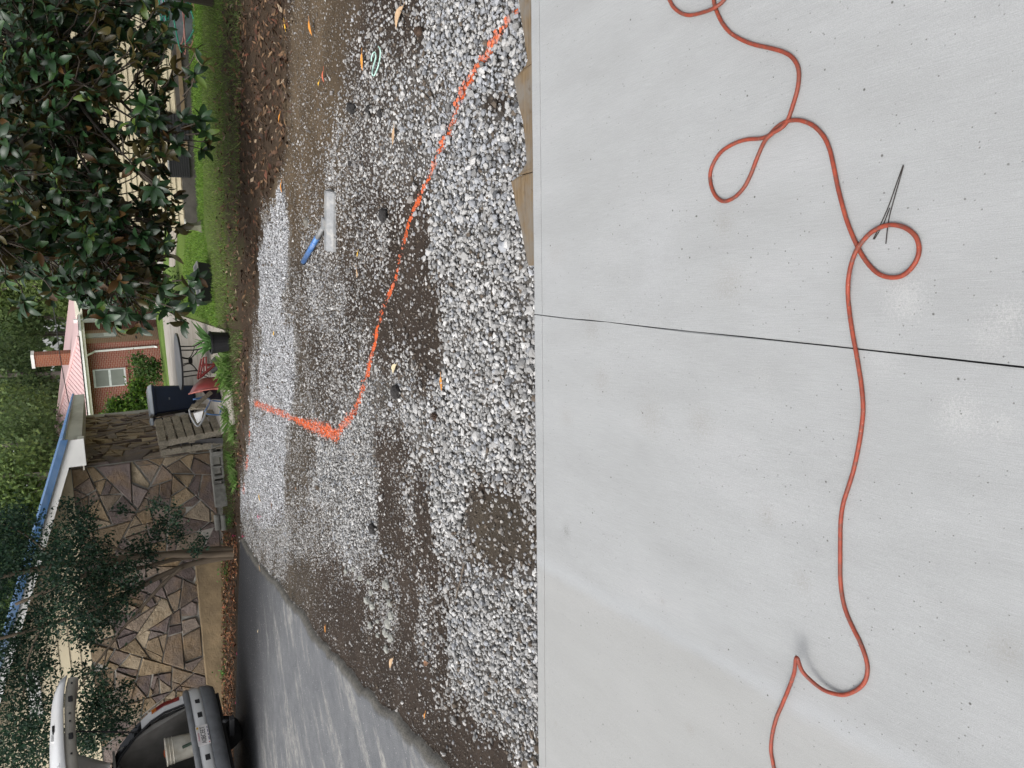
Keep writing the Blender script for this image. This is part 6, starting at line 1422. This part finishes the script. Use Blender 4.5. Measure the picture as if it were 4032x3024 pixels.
# wheels
for x in (-.68, .68):
    for y in (.95, 3.55):
        w = MB().lathe(K(x, y, .34), [(.19, -.09), (.30, -.105), (.34, -.08), (.345, 0), (.34, .08), (.30, .105), (.19, .09)], 28, [cf_, uz, cl_]).build('wheel', simple('tyre_rubber', (.022, .022, .023), .85), car, smooth=True)
        MB().lathe(K(x, y, .34), [(.05, -.06), (.19, -.085), (.19, .085), (.05, .06)], 20, [cf_, uz, cl_]).build('rim', simple('alloy_grey', (.35, .35, .36), .4, .6), w)
# tailgate, swung up
GP = [(.62, 1.76, .54), (.35, 2.10, .60), (-.05, 2.24, .70), (-.42, 2.30, .76), (-.72, 2.26, .80), (-.88, 2.19, .82), (-.95, 2.115, .82)]
vs = []; nw = 16
for y, z, w in GP:
    for i in range(nw+1):
        u = -1+2*i/nw; vs.append(K(u*w, y+.04*abs(u)**4, z-.05*abs(u)**3))
fs = [(k*(nw+1)+i, k*(nw+1)+i+1, (k+1)*(nw+1)+i+1, (k+1)*(nw+1)+i) for k in range(len(GP)-1) for i in range(nw)]
gate = MB().add(vs, fs).build('tailgate', wp, car, smooth=True); md = gate.modifiers.new('thick', 'SOLIDIFY'); md.thickness = .015; md.offset = 0
def gz(u, dz, dy): 
    return K(u*.80, -.915+.04*abs(u)**4+dy, 2.09-.05*abs(u)**3+dz)
mb = MB(); us = np.linspace(-1, 1, 21); r_ = []
for u in us: r_.append([gz(u, .015, .0), gz(u, -.02, -.006), gz(u, -.075, .01), gz(u, -.095, .06), gz(u, -.03, .5)])
m = 5; vs = [p for q in r_ for p in q]; fs = [(i*m+j, i*m+j+1, (i+1)*m+j+1, (i+1)*m+j) for i in range(20) for j in range(4)]+[(0, 1, 2, 3, 4), tuple(20*m+j for j in range(5))[::-1]]
trim = MB().add(vs, fs).build('gate_trim', beige, gate, smooth=True)
for u in (-.55, .12, .72): MB().box(gz(u, -.045, -.004), (.085, .02, .05), CF).build('gate_recess', sealm, trim, bevel=.012)
for u in (-.86, -.28, -.14, .42): MB().lathe(gz(u, -.042, -.006), [(.012, 0), (.012, .008)], 10, [cl_, uz, -cf_]).build('gate_hole', sealm, trim)
MB().box(K(-.12, -.83, 2.225), (.10, .05, .03), CF).build('gate_handle', glass, gate, bevel=.01)
MB().box(K(-.02, -.80, 2.24), (.10, .03, .03), CF).build('plate_lamp', wp, gate, bevel=.008)
Rg = Matrix.Identity(4); up_g = uz*math.cos(.9)+cf_*math.sin(.9); nn_g = np.cross(-cl_, up_g)
for i in range(3): Rg[i][0] = -cl_[i]; Rg[i][1] = up_g[i]; Rg[i][2] = nn_g[i]
text('XL', .06, .47, -.925, 2.172, simple('badge_chrome', (.25, .25, .27), .3, .7), gate, 'gate_badge', 1.2, Rg)
MB().tube([K(.62, -.4, 2.27), K(.66, -.46, 2.33), K(.5, -.3, 2.34)], .02, 6).build('wiper', sealm, gate)
for s_ in (-1, 1): MB().tube([K(s_*.62, .30, 1.32), K(s_*.66, -.1, 2.2)], .011, 7).build('gas_strut', sealm, car)
# what lies in the load space
bk = K(-.16, .24, .676); bu = empty('plastic_bucket', bk, 'dirty white plastic bucket in the back of the car', 'bucket'); wpl = simple('dirty_white_plastic', (.56, .53, .46), .5, 0, .12, 9, 0, 40, (.38, .33, .25))
MB().lathe(bk, [(.145, 0), (.15, .01), (.168, .36), (.178, .365), (.178, .38), (.164, .382), (.155, .33), (.135, .02), (0, .02)], 26).build('shell', wpl, bu, smooth=True)
for z_ in (.29, .33): MB().tube([bk+np.array([math.cos(a)*.168, math.sin(a)*.168, z_]) for a in np.linspace(0, 2*math.pi, 30)], .006, 5, False).build('rib', wpl, bu)
tag(MB().tube([K(-.05, .05, .72), K(-.03, .06, .86)], .020, 10).build('dark_handle', simple('dark_green_grip', (.03, .05, .035), .6)), 'dark green tool grip standing in front of the bucket', 'handle')
tag(lump('orange_rag', K(-.34, .50, 1.02), .055, simple('orange_cloth', (.48, .10, .03), .9), 301, .8), 'crumpled orange rag hanging behind the bucket rim', 'rag')
for k in range(3): tag(MB().tube([K(-.16+.06*k, 1.1+.05*k, .72), K(-.08+.06*k, 1.0, 1.42)], .022, 8).build('red_pole', simple('dark_red_pole', (.16, .015, .018), .5)), ('first', 'second', 'third')[k]+' dark red pole from the right standing inside the car', 'pole', 'red poles in the car')
tag(MB().tube([K(-.02, .46, 1.0), K(.05, .44, 1.12)], .04, 10).build('white_tube', wpl), 'white tube end sticking up behind the bucket', 'tube')
tag(lump('brown_rock', G(938, 2870, .07)+np.array([0, 0, .04]), .13, simple('brown_stone', (.20, .12, .055), .9, 0, .3, 8, .5, 40), 310, .5), 'brown rounded stone lying by the car bumper', 'stone')
